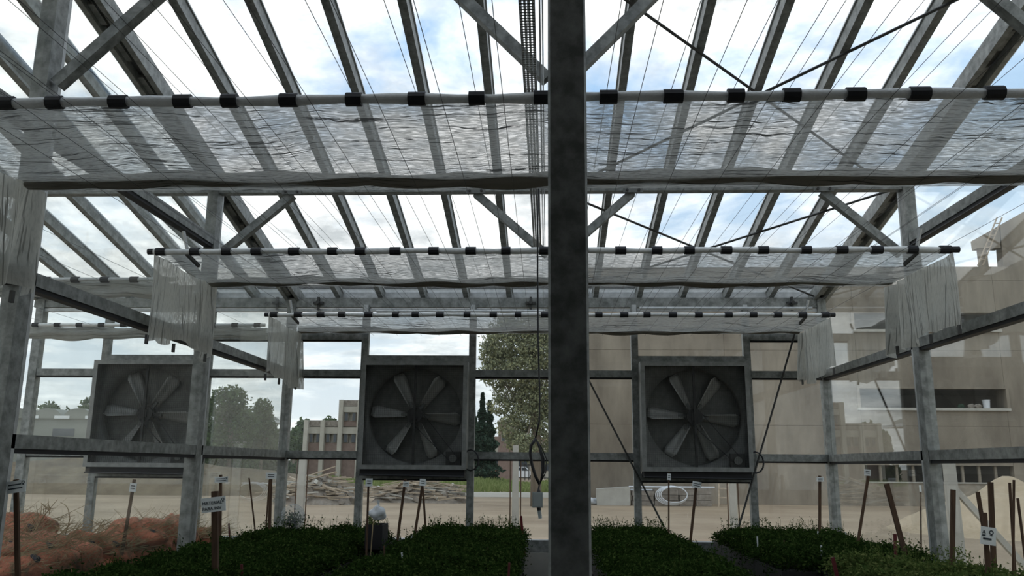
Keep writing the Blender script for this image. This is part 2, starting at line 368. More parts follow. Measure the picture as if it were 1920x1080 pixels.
# ------------------------------------------------------------------ roof (ceiling)
cl = empty('ceiling', (0, D2, roofz(D2)), 'sloping glass roof on galvanised bars and purlins', kind='structure')
SP = BW / 6
n0 = -12
bar_m = MB(); L0 = Vector((0, YR, roofz(YR))); L1 = Vector((0, D3 + .14, roofz(D3 + .14)))
nrm = Vector((0, SL, 1)).normalized()
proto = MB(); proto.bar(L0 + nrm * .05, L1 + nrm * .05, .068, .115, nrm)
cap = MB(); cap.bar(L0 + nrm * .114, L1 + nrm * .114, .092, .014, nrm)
first = None
for k in range(n0, 7):
    x = k * SP
    if k in (-6, 6, -12): continue
    if first is None:
        first = proto.build('glazing_bar', galv, cl, world=False); first.data.transform(Matrix.Translation(-cl.location))
        fc = cap.build('bar_cap', galv_pale, first, world=False); fc.data.transform(Matrix.Translation(-cl.location)); first.location = (x, 0, 0)
    else:
        o = first.copy(); COL.objects.link(o); o.location = (x, 0, 0); o.parent = cl
        o2 = fc.copy(); COL.objects.link(o2); o2.parent = o
for x in (-7.0, -3.52, 3.54):                         # double rafter over the side walls
    m = MB()
    m.bar(L0 + nrm * .0 + Vector((x - .075, 0, 0)), L1 + Vector((x - .075, 0, 0)), .048, .15, nrm)
    m.bar(L0 + Vector((x + .075, 0, 0)), L1 + Vector((x + .075, 0, 0)), .048, .15, nrm)
    r = m.build('rafter', galv, cl)
    m = MB(); m.bar(L0 + nrm * .02 + Vector((x, 0, 0)), L1 + nrm * .02 + Vector((x, 0, 0)), .09, .05, nrm); m.build('rafter_web', fan_dark, r)
    for i in range(14):
        y = 5.2 + i * .42; p = Vector((x - .02, y, roofz(y) - .03)); q = Vector((x - .02, y + .22, roofz(y + .22) - .03))
        m = MB(); m.bar(p, q, .05, .03, nrm); m.build('joint_plate', galv, r)
segs = [YR, D0, D1, D2, D3 + .16]
pm = {}
for k in range(n0, 6):
    x = k * SP
    for i in range(4):
        if i not in pm:
            a = Vector((0, segs[i] + .004, roofz(segs[i] + .004))) + nrm * .112; b = Vector((0, segs[i + 1], roofz(segs[i + 1]))) + nrm * .112
            q = MB(); q.bar(a, b, SP - .01, .005, nrm); o = q.build('roof_pane', glass_roof, cl, world=False); o.data.transform(Matrix.Translation(-cl.location)); pm[i] = o
        else:
            o = pm[i].copy(); COL.objects.link(o); o.parent = cl
        o.location = (x + SP / 2, 0, 0)
for D in (D0, D1, D2):
    z = roofz(D) - .09; kz, kx = (.88, .90) if D < D2 else (.66, .80)
    MB().box(-7.1, 3.6, D - .05, D + .05, z - .05, z + .08).build('purlin', galv, cl)
    for xp in (-7.0, -3.5, 0.0, 3.5):
        for s in (-1, 1):
            if (xp == -7.0 and s < 0) or (xp == 3.5 and s > 0): continue
            p = Vector((xp + s * .07, D, z - .05 - kz)); q = Vector((xp + s * kx, D, z - .06))
            kb = MB().bar(p, q, .075, .085, (0, 1, 0)).build('knee_brace', galv, cl)
            MB().box(q.x - .10, q.x + .10, D - .07, D - .055, z - .075, z - .03).build('gusset_plate', fan_steel, kb)
            MB().tube([(q.x - .06, D - .085, z - .05), (q.x - .06, D - .07, z - .05)], .014, 6).build('bolt', fan_dark, kb)
            MB().tube([(q.x + .06, D - .085, z - .05), (q.x + .06, D - .07, z - .05)], .014, 6).build('bolt', fan_dark, kb)
for ya, yb in ((D1 + .1, D2 + .15), (D2 + .2, D3 - .05)):     # cross rods of the right hand bay
    for xa, xb in ((.08, 3.45), (3.45, .08)):
        MB().tube([(xa, ya, roofz(ya) - .03), (xb, yb, roofz(yb) - .03)], .0125, 6).build('cross_rod', fan_dark, cl)
for x, sd_ in ((-3.6, 'left'), (3.62, 'right')):  # unseen opaque walls, put in to cut side light on the near column
    tag(MB().box(x - .1, x + .1, -3.1, YR, 0, 5.2).build('light_block_side_' + sd_, concrete_in), 'unseen opaque side wall added at the rear to keep light off the near column', kind='structure')
# unseen opaque wall and roof added behind the camera to darken the near column
tag(MB().box(-7.2, 3.9, -3.4, -3.1, 0, 6.2).build('light_block_back', concrete_in), 'unseen opaque wall added behind the camera to keep light out', kind='structure')
hr = MB(); hr.add([(-7.2, -3.4, 5.2), (3.9, -3.4, 5.2), (3.9, YR, roofz(YR) + .12), (-7.2, YR, roofz(YR) + .12), (-7.2, -3.4, 5.3), (3.9, -3.4, 5.3), (3.9, YR, roofz(YR) + .22), (-7.2, YR, roofz(YR) + .22)],
                  [(3, 2, 1, 0), (4, 5, 6, 7), (0, 1, 5, 4), (1, 2, 6, 5), (2, 3, 7, 6), (3, 0, 4, 7)])
tag(hr.build('light_block_roof', concrete_in), 'unseen opaque roof added over the rear to keep light out', kind='structure')

# ------------------------------------------------------------------ free standing columns on the middle line
for D, w, lab in ((D0, .068, 'thick galvanised steel column standing nearest, in the middle of the picture'),
                  (D1, .055, 'galvanised middle column just behind the nearest column'),
                  (D2, .052, 'galvanised middle column farthest back, before the end wall')):
    zt = roofz(D) - .141
    c = empty('steel_column', (0, D, 0), lab, 'column', 'columns of the middle line')
    m = MB(); b = .008                                   # square tube with rounded corners
    poly = [(-w + b, -w), (w - b, -w), (w, -w + b), (w, w - b), (w - b, w), (-w + b, w), (-w, w - b), (-w, -w + b)]
    m.add([(x, D + y, 0.012) for x, y in poly] + [(x, D + y, zt) for x, y in poly], [tuple(reversed(range(8))), tuple(range(8, 16))] + [(i, (i + 1) % 8, (i + 1) % 8 + 8, i + 8) for i in range(8)])
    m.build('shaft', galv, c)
    MB().box(-.13, .13, D - .13, D + .13, 0, .012).build('base_plate', galv, c)
    for sx in (-1, 1):
        for sy in (-1, 1): MB().tube([(sx * .1, D + sy * .1, .012), (sx * .1, D + sy * .1, .05)], .012, 6).build('anchor_bolt', fan_steel, c)

# ------------------------------------------------------------------ shade screens
K = 1.38
ZS = CZ + 1.732
XL, XR = -3.36, 3.19
SH = [(3.73, 4.96), (6.64, 7.90), (9.60, 10.86)]
clipx = [-3.31, -3.02, -2.75, -2.50, -2.18, -1.86, -1.627, -1.336, -1.016, -.709, -.419, -.106, .213, .52, .815, 1.077, 1.376, 1.672, 2.016, 2.30, 2.58, 2.86, 3.12]
def net_sheet(name, x0, x1, y0, y1, parent, seed):
    r = np.random.default_rng(seed); nu, nv = 200, 60
    X = np.linspace(x0, x1, nu)[:, None] * np.ones((1, nv)); t = np.linspace(0, 1, nv)[None, :]
    Y = y0 + (y1 - y0) * t + 0 * X
    Z = ZS - .015 - .02 * np.sin(math.pi * t) + 0 * X
    for k in range(46):                                   # small cross pleats
        c = r.uniform(0, 1); wd = r.uniform(.006, .02); am = r.normal(0, .009)
        xc = r.uniform(x0, x1); ln = r.uniform(.4, 2.2); ph = r.uniform(0, 6)
        Z = Z + am * np.exp(-((t - c - .012 * np.sin(X * 3 + ph)) / wd) ** 2) * np.exp(-((X - xc) / ln) ** 2)
    Z = np.where(t < .03, ZS - .015, Z)
    for k in range(7): Z = Z + .006 * np.sin(X * r.uniform(2, 9) + r.uniform(0, 6)) * np.sin(math.pi * t)
    return grid_mesh(name, np.stack([X, Y, Z], -1), net_m, parent, True, (x1 - x0, y1 - y0))
def bunch(name, x0, x1, y, h, parent, seed, m, zc):
    """gathered net: a lumpy sausage"""
    r = np.random.default_rng(seed); nu, nv = 160, 22
    X = np.linspace(x0, x1, nu)[:, None] * np.ones((1, nv)); a = np.linspace(0, 2 * math.pi, nv)[None, :]
    rad = 1 + .22 * np.sin(a * 5 + X * 1.3) * .6 + .12 * np.sin(X * 7 + 3 * a) + .10 * np.sin(X * 3.1 + seed)
    sag = .018 * np.abs(np.sin(X * math.pi / .59)) + .012 * np.sin(X * 2.3 + seed)
    Y = y + .07 * rad * np.cos(a); Z = zc - h * .5 + h * .5 * rad * np.sin(a) - sag
    return grid_mesh(name, np.stack([X, Y, Z], -1), m, parent, True, ((x1 - x0), .8))
def curtain(name, x, y0, y1, drop, parent, seed, fold_at):
    r = np.random.default_rng(seed); nu, nv = 110, 30
    u = np.linspace(0, 1, nu)[:, None]; t = np.linspace(0, 1, nv)[None, :]
    Y = y0 + (y1 - y0) * u + 0 * t
    amp = (.014 + .075 * np.clip((u - fold_at) / (1 - fold_at), 0, 1)) * (.3 + .7 * t)
    X = x + amp * np.sin(u * 34 + 1.5 * t + seed) + .02 * np.sin(u * 9 + 2 * t)
    Y = Y + .035 * t * np.sin(u * 21 + seed) * (u > .1)
    Z = ZS - .02 - t * (drop + .05 * np.sin(u * 5 + seed) - .02 * np.sin(u * 17))
    P = np.stack([X, Y, Z], -1)
    o = grid_mesh(name, np.swapaxes(P, 0, 1), curt_m, parent, True, (drop, y1 - y0)); return o
clip_me = None
for i, (y0, y1) in enumerate(SH):
    lab = ['nearest grey net shade screen strung across the top of the picture', 'middle net shade screen strung between the two glass side walls', 'small farthest net shade screen hanging before the end wall'][i]
    s = empty('shade_screen', (0, (y0 + y1) / 2, ZS), lab, 'shade screen', 'half drawn shade screens under the roof')
    pts = [(x, y0, ZS + .004 * math.sin(x * 5 + i)) for x in np.linspace(XL, XR, 40)]
    MB().tube(pts, [.024 + .004 * math.sin(k * 1.7 + i) for k in range(40)], 10).build('front_pole', tape_m, s, True)
    for sx in (XL - .02, XR + .02): MB().tube([(sx - .03, y0, ZS), (sx + .03, y0, ZS)], .026, 8).build('pole_cap', black, s)
    for x in clipx:
        ln = .075 + .02 * random.random()
        MB().tube([(x + .01 - ln / 2, y0, ZS), (x + .01 + ln / 2, y0, ZS)], .034, 10).build('clip', black, s)
    net_sheet('net', XL + .02, XR - .02, y0, y1 + .07, s, 11 + i)
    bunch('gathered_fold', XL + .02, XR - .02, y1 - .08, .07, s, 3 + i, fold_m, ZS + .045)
    for x, nm in ((XL, 0), (XR, 1)):
        c = curtain('end_curtain', x, y0, y1 + .12, .70 if nm == 0 else .62, s, i * 2 + nm, .55)
        for u in (.02, .42, .97) if i else (.05, .5, .95):
            yy = y0 + (y1 - y0) * u; MB().box(x - .01, x + .01, yy - .014, yy + .014, ZS - .775 + .09 * nm, ZS - .70 + .09 * nm).build('weight', fan_dark, c)
    for x in (XL + .28, XR - .28):
        MB().bar((x, y0 + .02, ZS), (x - .03 * (1 if x < 0 else -1), y0 - .03, ZS + .17), .02, .02).build('pole_hook', galv_pale, s)
        MB().bar((x + (.0 if x < 0 else 0), y0, ZS - .02), (x, y0 + .26, ZS - .06), .02, .03).build('drive_arm', fan_dark, s)
for y, lab in ((7.7, 'retracted shade screen bundle behind the glass partition, upper of two'), (10.36, 'retracted shade screen bundle behind the glass partition, lower of two')):
    s = empty('shade_bundle', (-5.2, y, ZS), lab, 'shade screen', 'retracted screens behind the partition')
    MB().tube([(-6.9, y, ZS), (-3.66, y, ZS)], .022, 8).build('front_pole', tape_m, s, True)
    for k in range(11): MB().tube([(-6.7 + k * .29, y, ZS), (-6.62 + k * .29, y, ZS)], .03, 8).build('clip', black, s)
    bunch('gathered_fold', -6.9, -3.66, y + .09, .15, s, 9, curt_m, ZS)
# support wires along the house
wl = [x + .0 for x in clipx[1:-1]]
for i, x in enumerate(wl):
  for dz, jx in ((.035, .0), (-.05, .14)):
    o = MB().tube([(x + .015 + jx, -2.9, ZS + dz), (x - .01 + jx, D3 - .1, ZS + dz)], .0017, 4).build('support_wire', wire_m)
    tag(o, 'thin steel wire carrying the shade screens along the house', 'wire', 'shade screen wires')
for i, x in enumerate((-6.4, -5.9, -5.4, -4.9, -4.4, -3.9)):
    o = MB().tube([(x, -2.9, ZS), (x, D3 - .1, ZS)], .0017, 4).build('support_wire', wire_m)
    tag(o, 'thin steel wire behind the left glass partition', 'wire', 'wires behind the partition')
# ------------------------------------------------------------------ cable tray, hanging sensor
ct = empty('cable_tray', (-.16, 5.5, CZ + 2.1), 'perforated metal cable tray running overhead beside the middle columns', 'cable tray')
z = CZ + 2.1
m = MB(); y = 2.0
for xx in (-.1945, -.175, -.155, -.1355): m.box(xx - .006, xx + .006, -1, 8.0, z, z + .002)
while y < 8.0: m.box(-.2, -.13, y, y + .010, z, z + .002); y += .026
m.build('slotted_floor', galv_pale, ct)
MB().box(-.203, -.199, -1, 8.0, z, z + .05).build('side_flange', galv_pale, ct); MB().box(-.131, -.127, -1, 8.0, z, z + .05).build('side_flange', galv_pale, ct)
for y_ in (D1 - .08, D2 - .18): MB().box(-.205, -.2, y_, y_ + .02, z, roofz(y_) - .02).build('hanger', galv, ct)
for dx in (-.105, -.092):
    tag(MB().tube([(dx, -1, z + .02), (dx, 8.0, z + .02)], .004, 6).build('data_cable', white_pl), 'pale cable along the overhead tray, the one nearer ' + ('the tray' if dx < -.1 else 'the columns'), 'cable', 'cables along the tray')
hs = empty('hanging_sensor', at(1010, 930, 6.0), 'small grey sensor box hanging on a long black cable beside the near column', 'sensor')
P_ = lambda u, v: at(u, v, 6.0)
top = Vector((P_(1010, 360).x, 6.0, CZ + 2.1))
pts = [top] + [P_(u, v) for u, v in ((1008, 420), (1008, 520), (1009, 640), (1012, 740), (1011, 790), (1004, 822))]
MB().tube(pts, .006, 6).build('cable', rubber, hs, True)
for j, (du, ww) in enumerate(((0, .012), (14, .005), (18, .005), (22, .005), (30, .004))):
    if j == 0: q = [(1005, 822), (996, 835), (994, 850), (997, 870), (1004, 893), (1012, 908)]
    else: q = [(1004, 822), (1006 + du * .3, 838), (1008 + du * .55, 860), (1010 + du * .45, 885), (1013, 906)]
    MB().tube([P_(*p) + Vector((0, .004 * j, 0)) for p in q], ww, 6).build('cable_loop', rubber, hs, True)
MB().tube([P_(1012, 904), P_(1010, 916), P_(1010, 925)], [.005, .006, .018], 8).build('cable_gland', rubber, hs)
c = P_(1008, 937); m = MB(); h = .052
m.box(c.x - .036, c.x + .036, c.y - .03, c.y + .03, c.z - h, c.z + h)
sb = m.build('sensor_box', grey_pl, hs); MB().box(c.x - .030, c.x + .030, c.y - .034, c.y - .03, c.z - h + .008, c.z + h - .008).build('box_lid', grey_pl, sb)
MB().tube([P_(1010, 950), P_(1011, 957)], .014, 8).build('probe_collar', rubber, hs)
MB().tube([P_(1011, 957), P_(1013, 972)], .013, 8).build('probe', grey_pl, hs)

# ------------------------------------------------------------------ exhaust fans
FS = 1.37
def make_fan():
    f = empty('exhaust_fan', (0, 0, 0)); h = FS / 2; d = .30
    fr = MB(); t = .035
    fr.box(-h, -h + t, -d, .02, -h, h); fr.box(h - t, h, -d, .02, -h, h); fr.box(-h + t, h - t, -d, .02, h - t, h); fr.box(-h + t, h - t, -d, .02, -h, -h + t)
    cs = fr.build('casing', fan_steel, f)
    lip = MB(); q = .055
    lip.box(-h, -h + q, -d - .012, -d, -h, h); lip.box(h - q, h, -d - .012, -d, -h, h); lip.box(-h + q, h - q, -d - .012, -d, h - q, h); lip.box(-h + q, h - q, -d - .012, -d, -h, -h + q)
    lip.build('casing_lip', lip_m, cs)
    # shroud plate with round opening
    R = .605; n = 64; a = h - t; m = MB(); vs = []; fs = []
    for k in range(n):
        th = 2 * math.pi * k / n; cx, sz = math.cos(th), math.sin(th); s = a / max(abs(cx), abs(sz))
        vs += [(R * cx, -.17, R * sz), (s * cx, -.17, s * sz), (R * cx, -.03, R * sz)]
    for k in range(n):
        j = (k + 1) % n; fs += [(3 * k, 3 * k + 1, 3 * j + 1, 3 * j), (3 * k, 3 * j, 3 * j + 2, 3 * k + 2)]
    m.add(vs, fs).build('shroud', fan_steel, f, True)
    # blades
    for k in range(6):
        th = math.radians(35 + 60 * k); ur = Vector((math.sin(th), 0, math.cos(th))); ut = Vector((math.cos(th), 0, -math.sin(th)))
        nu, nv = 8, 5; P = np.zeros((nu, nv, 3))
        for i in range(nu):
            r = .13 + (.585 - .13) * i / (nu - 1); wd = (.115 + .085 * i / (nu - 1)) * (1 if i < nu - 1 else .62); pit = math.radians(52 - 24 * i / (nu - 1))
            for j in range(nv):
                s = (j / (nv - 1) - .5) * wd; cam_ = .018 * (1 - (2 * j / (nv - 1) - 1) ** 2)
                P[i, j] = ur * r + ut * (s * math.cos(pit) - cam_ * math.sin(pit)) + Vector((0, -.10 + s * math.sin(pit) + cam_ * math.cos(pit), 0))
        b = grid_mesh('blade', P, blade_m, f); sm = b.modifiers.new('thick', 'SOLIDIFY'); sm.thickness = .006
        MB().bar(ur * .05 + Vector((0, -.10, 0)), ur * .19 + Vector((0, -.10, 0)), .035, .03, (0, 1, 0)).build('blade_root', fan_steel, b)
    MB().tube([(0, -.16, 0), (0, -.05, 0)], .085, 20).build('hub', fan_steel, f, False)
    MB().box(-.014, .014, -.235, -.20, -h + t, h - t).build('strut', fan_dark, f)
    MB().box(-.035, .035, -.22, -.15, -.05, .05).build('bearing', fan_dark, f)
    # closed shutter slats behind
    sl = None
    for k in range(11):
        z0 = -a + k * 2 * a / 11
        m = MB(); m.add([(-a, .0, z0), (a, .0, z0), (a, -.022, z0 + .128), (-a, -.022, z0 + .128), (-a, .008, z0), (a, .008, z0), (a, -.014, z0 + .128), (-a, -.014, z0 + .128)],
                        [(0, 1, 2, 3), (7, 6, 5, 4), (0, 4, 5, 1), (1, 5, 6, 2), (2, 6, 7, 3), (3, 7, 4, 0)])
        m.build('shutter_slat', fan_steel, f)
    # motor, pulley, belt
    mo = MB(); mo.box(.42, .60, -.23, -.05, -h + t, -h + t + .19); mo.build('motor', fan_dark, f)
    MB().tube([(.51, -.25, -h + .14), (.51, -.225, -h + .14)], .05, 16).build('pulley', fan_steel, f)
    MB().tube([(0, -.20, 0), (0, -.165, 0)], .10, 20).build('drive_wheel', fan_dark, f)
    bl = MB(); bl.bar((.08, -.19, .05), (.55, -.235, -h + .17), .012, .008); bl.bar((-.06, -.19, -.08), (.47, -.235, -h + .11), .012, .008); bl.build('drive_belt', rubber, f)
    # wire guard
    g = MB(); k = -h + .06
    while k < h - .05:
        g.box(k - .0008, k + .0008, -d - .006, -d - .002, -h + .05, h - .05); g.box(-h + .05, h - .05, -d - .010, -d - .006, k - .0008, k + .0008); k += .025
    g.build('guard_mesh', fan_dark, f)
    # dark strip filling the gap under the casing, and the supply cable
    MB().box(-h + .02, h - .02, -d + .03, 0, -h - .075, -h).build('dark_strip', black, f)
    pts = []
    for k in range(11):
        th = math.radians(150 - 300 * k / 10); pts.append((h + .05 + .10 * math.cos(th), -.2, -h + .12 + .13 * math.sin(th)))
    MB().tube([(h - .02, -.2, -h + .18)] + pts[1:-1] + [(h - .02, -.2, -h + .0)], .011, 6).build('supply_cable', rubber, f, True)
    MB().tube([(-h + .02, -.29, -h - .07), (h - .02, -.29, -h - .085)], .012, 6).build('supply_cable', rubber, f)
    return f
fan0 = make_fan(); FZ = (zat(680, D3 - .3) + zat(880, D3 - .3)) / 2
for i, (x, lab) in enumerate(((-1.775, 'square exhaust fan in the end wall left of the near column'), (1.80, 'square exhaust fan in the end wall right of the near column'), (-5.32, 'exhaust fan seen through the left glass partition'))):
    o = fan0 if i == 0 else copy_tree(fan0)
    o.location = (x, D3 - .02, FZ); tag(o, lab, 'fan', 'exhaust fans of the end wall')

# ------------------------------------------------------------------ seedling beds
ZP = CZ - .72
def foliage(x0, x1, y0, y1, ztop, dens, seed, size=(.014, .03), depth=.26):
    r = np.random.default_rng(seed); n = int((x1 - x0) * (y1 - y0) * dens)
    X = r.uniform(x0, x1, n); Y = r.uniform(y0, y1, n)
    H = ztop - .02 + .03 * np.sin(X * 5.1 + seed) * np.sin(Y * 3.3) + .025 * np.sin(X * 13 + Y * 9) + r.normal(0, .022, n)
    ed = np.minimum.reduce([X - x0, x1 - X, Y - y0, y1 - Y]); H = H - .09 * np.exp(-np.clip(ed, 0, None) / .07)
    Z = H - depth * r.power(.8, n) ** 2 * .9
    Z = np.where(r.random(n) < .55, H - r.exponential(.02, n), Z)
    X = X + r.normal(0, .03, n)
    P = np.stack([X, Y, Z], -1)
    return leaf_quads(P, r.uniform(*size, n), flat=.35, asp=.5)
def sprigs(x0, x1, y0, y1, ztop, n, seed, hmax=.13):
    r = np.random.default_rng(seed); Q = []
    for k in range(n):
        x, y = r.uniform(x0, x1), r.uniform(y0, y1); h = r.uniform(.03, hmax); lx, ly = r.normal(0, .03), r.normal(0, .03)
        a = np.array([x, y, ztop - .05]); b = np.array([x + lx, y + ly, ztop + h])
        s = np.array([.0012, 0, 0]); Q.append(np.stack([a - s, a + s, b + s, b - s])[None])
        for j in range(r.integers(4, 9)):
            t = r.uniform(.45, 1.02); p = a + (b - a) * t + r.normal(0, .010, 3); Q.append(leaf_quads(p[None], r.uniform(.014, .028, 1)))
    return np.concatenate(Q)
TR_L, TR_W = .52, .36
tm = MB(); e = .012; hh = .26
for (a, b, c_, d) in ((-TR_W / 2 + .01, TR_W / 2 - .01, -TR_L / 2 + .01, -TR_L / 2 + .01 + e), (-TR_W / 2 + .01, TR_W / 2 - .01, TR_L / 2 - .01 - e, TR_L / 2 - .01), (-TR_W / 2 + .01, -TR_W / 2 + .01 + e, -TR_L / 2 + .02, TR_L / 2 - .02), (TR_W / 2 - .01 - e, TR_W / 2 - .01, -TR_L / 2 + .02, TR_L / 2 - .02)):
    tm.box(a, b, c_, d, 0, hh)
tm.box(-TR_W / 2 + .02, TR_W / 2 - .02, -TR_L / 2 + .02, TR_L / 2 - .02, 0, hh - .03)
tray_me = None
def bed(x0, x1, y0, y1, label, seed, m=leaf_dark, dz=0, dens=13000, bigger=False):
    global tray_me
    b = empty('seedling_bed', ((x0 + x1) / 2, (y0 + y1) / 2, 0), label, 'seedling bed', 'beds of seedlings')
    zt = ZP + dz; zb = zt - .16 - hh
    fr = MB()
    for x in (x0 + .05, (x0 + x1) / 2, x1 - .05): fr.box(x - .02, x + .02, y0, y1, zb - .04, zb)
    y = y0 + .1
    while y < y1:
        for x in (x0 + .05, x1 - .05): fr.box(x - .025, x + .025, y - .025, y + .025, 0, zb - .04)
        fr.box(x0, x1, y - .02, y + .02, zb - .08, zb - .04); y += 1.3
    fr.build('bench_frame', fan_dark, b)
    nx = max(1, int(round((x1 - x0) / TR_W))); ny = max(1, int(round((y1 - y0) / TR_L)))
    for i in range(nx):
        for j in range(ny):
            if tray_me is None: o = tm.build('tray', black_tray, b, world=False); tray_me = o.data
            else: o = new_obj('tray', tray_me, b)
            o.location = (x0 + (i + .5) * (x1 - x0) / nx - b.location.x, y0 + (j + .5) * (y1 - y0) / ny - b.location.y, zb)
            o.scale = ((x1 - x0) / nx / TR_W, (y1 - y0) / ny / TR_L, 1)
    sz = (.02, .045) if bigger else (.018, .042)
    fo = quads_mesh('foliage', np.concatenate([foliage(x0, x1, y0, y1, zt, dens, seed, sz), sprigs(x0 + .03, x1 - .03, y0, y1, zt, int(16 * (x1 - x0) * (y1 - y0)), seed + 50), sprigs(x0 + .05, x1 - .05, y1 - .6, y1, zt, 80, seed + 70, .15)]), m, b)
    fo['kind'] = 'stuff'; return b
bed(-3.38, -1.88, 4.6, 10.2, 'wide bed of dark green seedlings along the left glass partition', 1)
bed(-1.58, -.33, 4.6, 10.75, 'seedling bed left of the near column', 2)
bed(.42, 1.42, 4.6, 10.75, 'seedling bed right of the near column', 3)
bed(1.96, 3.36, 7.7, 10.8, 'seedling bed in the far right corner below the right fan', 4)
bed(2.25, 3.36, 4.9, 7.45, 'lighter leafy bed nearest along the right glass wall', 5, leaf_light, .0, 14000, True)
# plant labels: small pale tags stuck in the trays
for k in range(26):
    if k < 15: p = atz(random.uniform(1360, 1620), random.uniform(1000, 1062), ZP)
    else: p = atz(random.uniform(640, 1440), random.uniform(1010, 1078), ZP)
    if not (-1.5 < p.x < -.4 or .5 < p.x < 1.35 or (2.0 < p.x < 3.3 and p.y > 7)): continue
    lean = random.uniform(-.02, .02)
    col_ = random.random()
    o = MB().bar(p + Vector((0, 0, -.06)), p + Vector((lean, 0, .045)), .014, .002, (0, 1, 0)).build('plant_tag', leaf_light if col_ < .4 else (white_pl if col_ < .7 else stake_m))
    tag(o, 'small plastic tag stuck among the seedlings', 'plant tag', 'plant tags in the beds')

# ------------------------------------------------------------------ stakes and sign boards
def text_mesh(s, size):
    cu = bpy.data.curves.new('txt', 'FONT'); cu.body = s; cu.size = size; cu.align_x = 'LEFT'; cu.extrude = .0008
    to = bpy.data.objects.new('txt', cu); COL.objects.link(to)
    dg = bpy.context.evaluated_depsgraph_get(); me = bpy.data.meshes.new_from_object(to.evaluated_get(dg))
    bpy.data.objects.remove(to); return me
def stake(top, bot, Y, w, label, m=stake_m, name='stake', cat='stake', group='stakes in the beds', sign=None, round_=True, zmin=None):
    t = at(*top, Y); b = at(*bot, Y); d = (b - t)
    e = empty(name, b, label, cat, group)
    wd = w * Y / F
    low = t + d * ((t.z - (ZP - .3)) / max(1e-3, t.z - b.z)) if b.z > ZP - .3 else b
    if wd > .022: MB().bar(low, t, wd, wd * .7, (0, 1, 0)).build('shaft', m, e)
    else: MB().tube([low, t], wd / 2, 7).build('shaft', m, e)
    if sign:
        u0, v0, u1, v1, tilt, lines, yaw = sign
        p0 = at(u0, v0, Y - .03); p1 = at(u1, v1, Y - .03); c = (p0 + p1) / 2; sw, sh = abs(p1.x - p0.x), abs(p0.z - p1.z)
        R = Matrix.Rotation(math.radians(tilt), 4, 'Y') @ Matrix.Rotation(math.radians(yaw), 4, 'Z')
        bd = MB().box(-sw / 2, sw / 2, -.003, .003, -sh / 2, sh / 2).build('board', board_m, e, world=False)
        bd.data.transform(Matrix.Translation(c - e.location) @ R)
        MX = Matrix.Translation(c - e.location) @ R @ Matrix.Translation((0, -.0045, 0)) @ Matrix.Rotation(math.pi / 2, 4, 'X')
        for ln in lines:
            if ln[0] == 'T':
                _, s, x, y, size = ln; me = text_mesh(s, size * sh); me.transform(MX @ Matrix.Translation((x * sw, y * sh, 0))); new_obj('lettering', me, bd, ink)
            elif ln[0] == 'L':
                _, x0, x1, y, th = ln; q = MB().box(x0 * sw, x1 * sw, y * sh, (y + th) * sh, 0, .001).build('writing_line', ink, bd, world=False); q.data.transform(MX)
            elif ln[0] == 'O':
                _, x, y, r_ = ln; q = MB(); n = 16; vs = []
                for k in range(n):
                    th = 2 * math.pi * k / n
                    for rr in (1, .55): vs.append((x * sw + r_ * sh * rr * math.cos(th), y * sh + r_ * sh * rr * math.sin(th), 0))
                q.add(vs, [(2 * k, 2 * ((k + 1) % n), 2 * ((k + 1) % n) + 1, 2 * k + 1) for k in range(n)])
                q.box(x * sw - .006 * sh / .1, x * sw + .006 * sh / .1, (y - r_ * 1.5 / 1) * sh, (y - r_) * sh, 0, .001); q = q.build('emblem', ink, bd, world=False); q.data.transform(MX)
    return e
MAT = [('T', 'MATERIAL', -.46, .02, .31), ('T', 'PARA INV', -.46, -.36, .31), ('O', .40, .30, .11)]
LN = [('L', -.38, .30, .12, .10), ('L', -.38, .36, -.2, .10), ('O', .40, .28, .14)]
SMALL = [('L', -.3, .3, .14, .10), ('L', -.3, .3, -.16, .10)]
SG = dict(name='sign_stake', cat='sign', group='sign boards on stakes')
stake((30, 899), (33, 1062), 5.25, 8, 'white sign board on a brown stake at the far left edge', sign=(14, 901, 46, 924, -9, LN, 0), **SG)
stake((252, 899), (229, 1035), 7.9, 5, 'thin leaning stake with a tiny white tag above the orange sacks', sign=(244, 906, 255, 922, 4, SMALL, 0), **SG)
stake((403, 921), (404, 1090), 5.9, 11, 'white sign reading MATERIAL on a thick brown stake', sign=(379, 932, 422, 960, -7, MAT, 0), **SG)
stake((414, 890), (412, 1012), 8.6, 5, 'small sign just above and behind the MATERIAL sign', sign=(403, 894, 427, 905, -4, LN, 0), **SG)
stake((467, 896), (479, 1000), 9.0, 3, 'thin bare rod leaning right between the left glass posts')
stake((508, 886), (505, 1000), 9.6, 5, 'stake with a pale board in front of the left corner post', sign=(499, 886, 518, 898, 0, SMALL, 0), **SG)
stake((505, 900), (498, 1000), 9.7, 3, 'thin rod leaning against the stake at the left corner post')
stake((691, 903), (687, 1040), 7.6, 4, 'stake with a small white tag beside the hanging white bag', sign=(686, 897, 698, 912, 0, SMALL, 0), **SG)
stake((760, 898), (745, 1015), 9.0, 4.5, 'leaning stake with a small tag below the left fan, standing alone', sign=(756, 903, 767, 913, 3, SMALL, 0), **SG)
stake((794, 898), (778, 1000), 10.0, 4.5, 'left-leaning stake of the crossed pair below the left fan', sign=(787, 898, 798, 911, 3, SMALL, 0), **SG)
stake((792, 902), (798, 990), 10.15, 3.5, 'right-leaning bare stake of the crossed pair below the left fan')
stake((1254, 886), (1254, 990), 9.9, 3, 'thin upright stake with a narrow white tag below the right fan', sign=(1251, 888, 1258, 900, 4, SMALL, 0), **SG)
stake((1306, 904), (1295, 1010), 9.3, 4.5, 'stake with a pale sign right of the white hose coil', sign=(1298, 903, 1315, 915, 10, LN, 0), **SG)
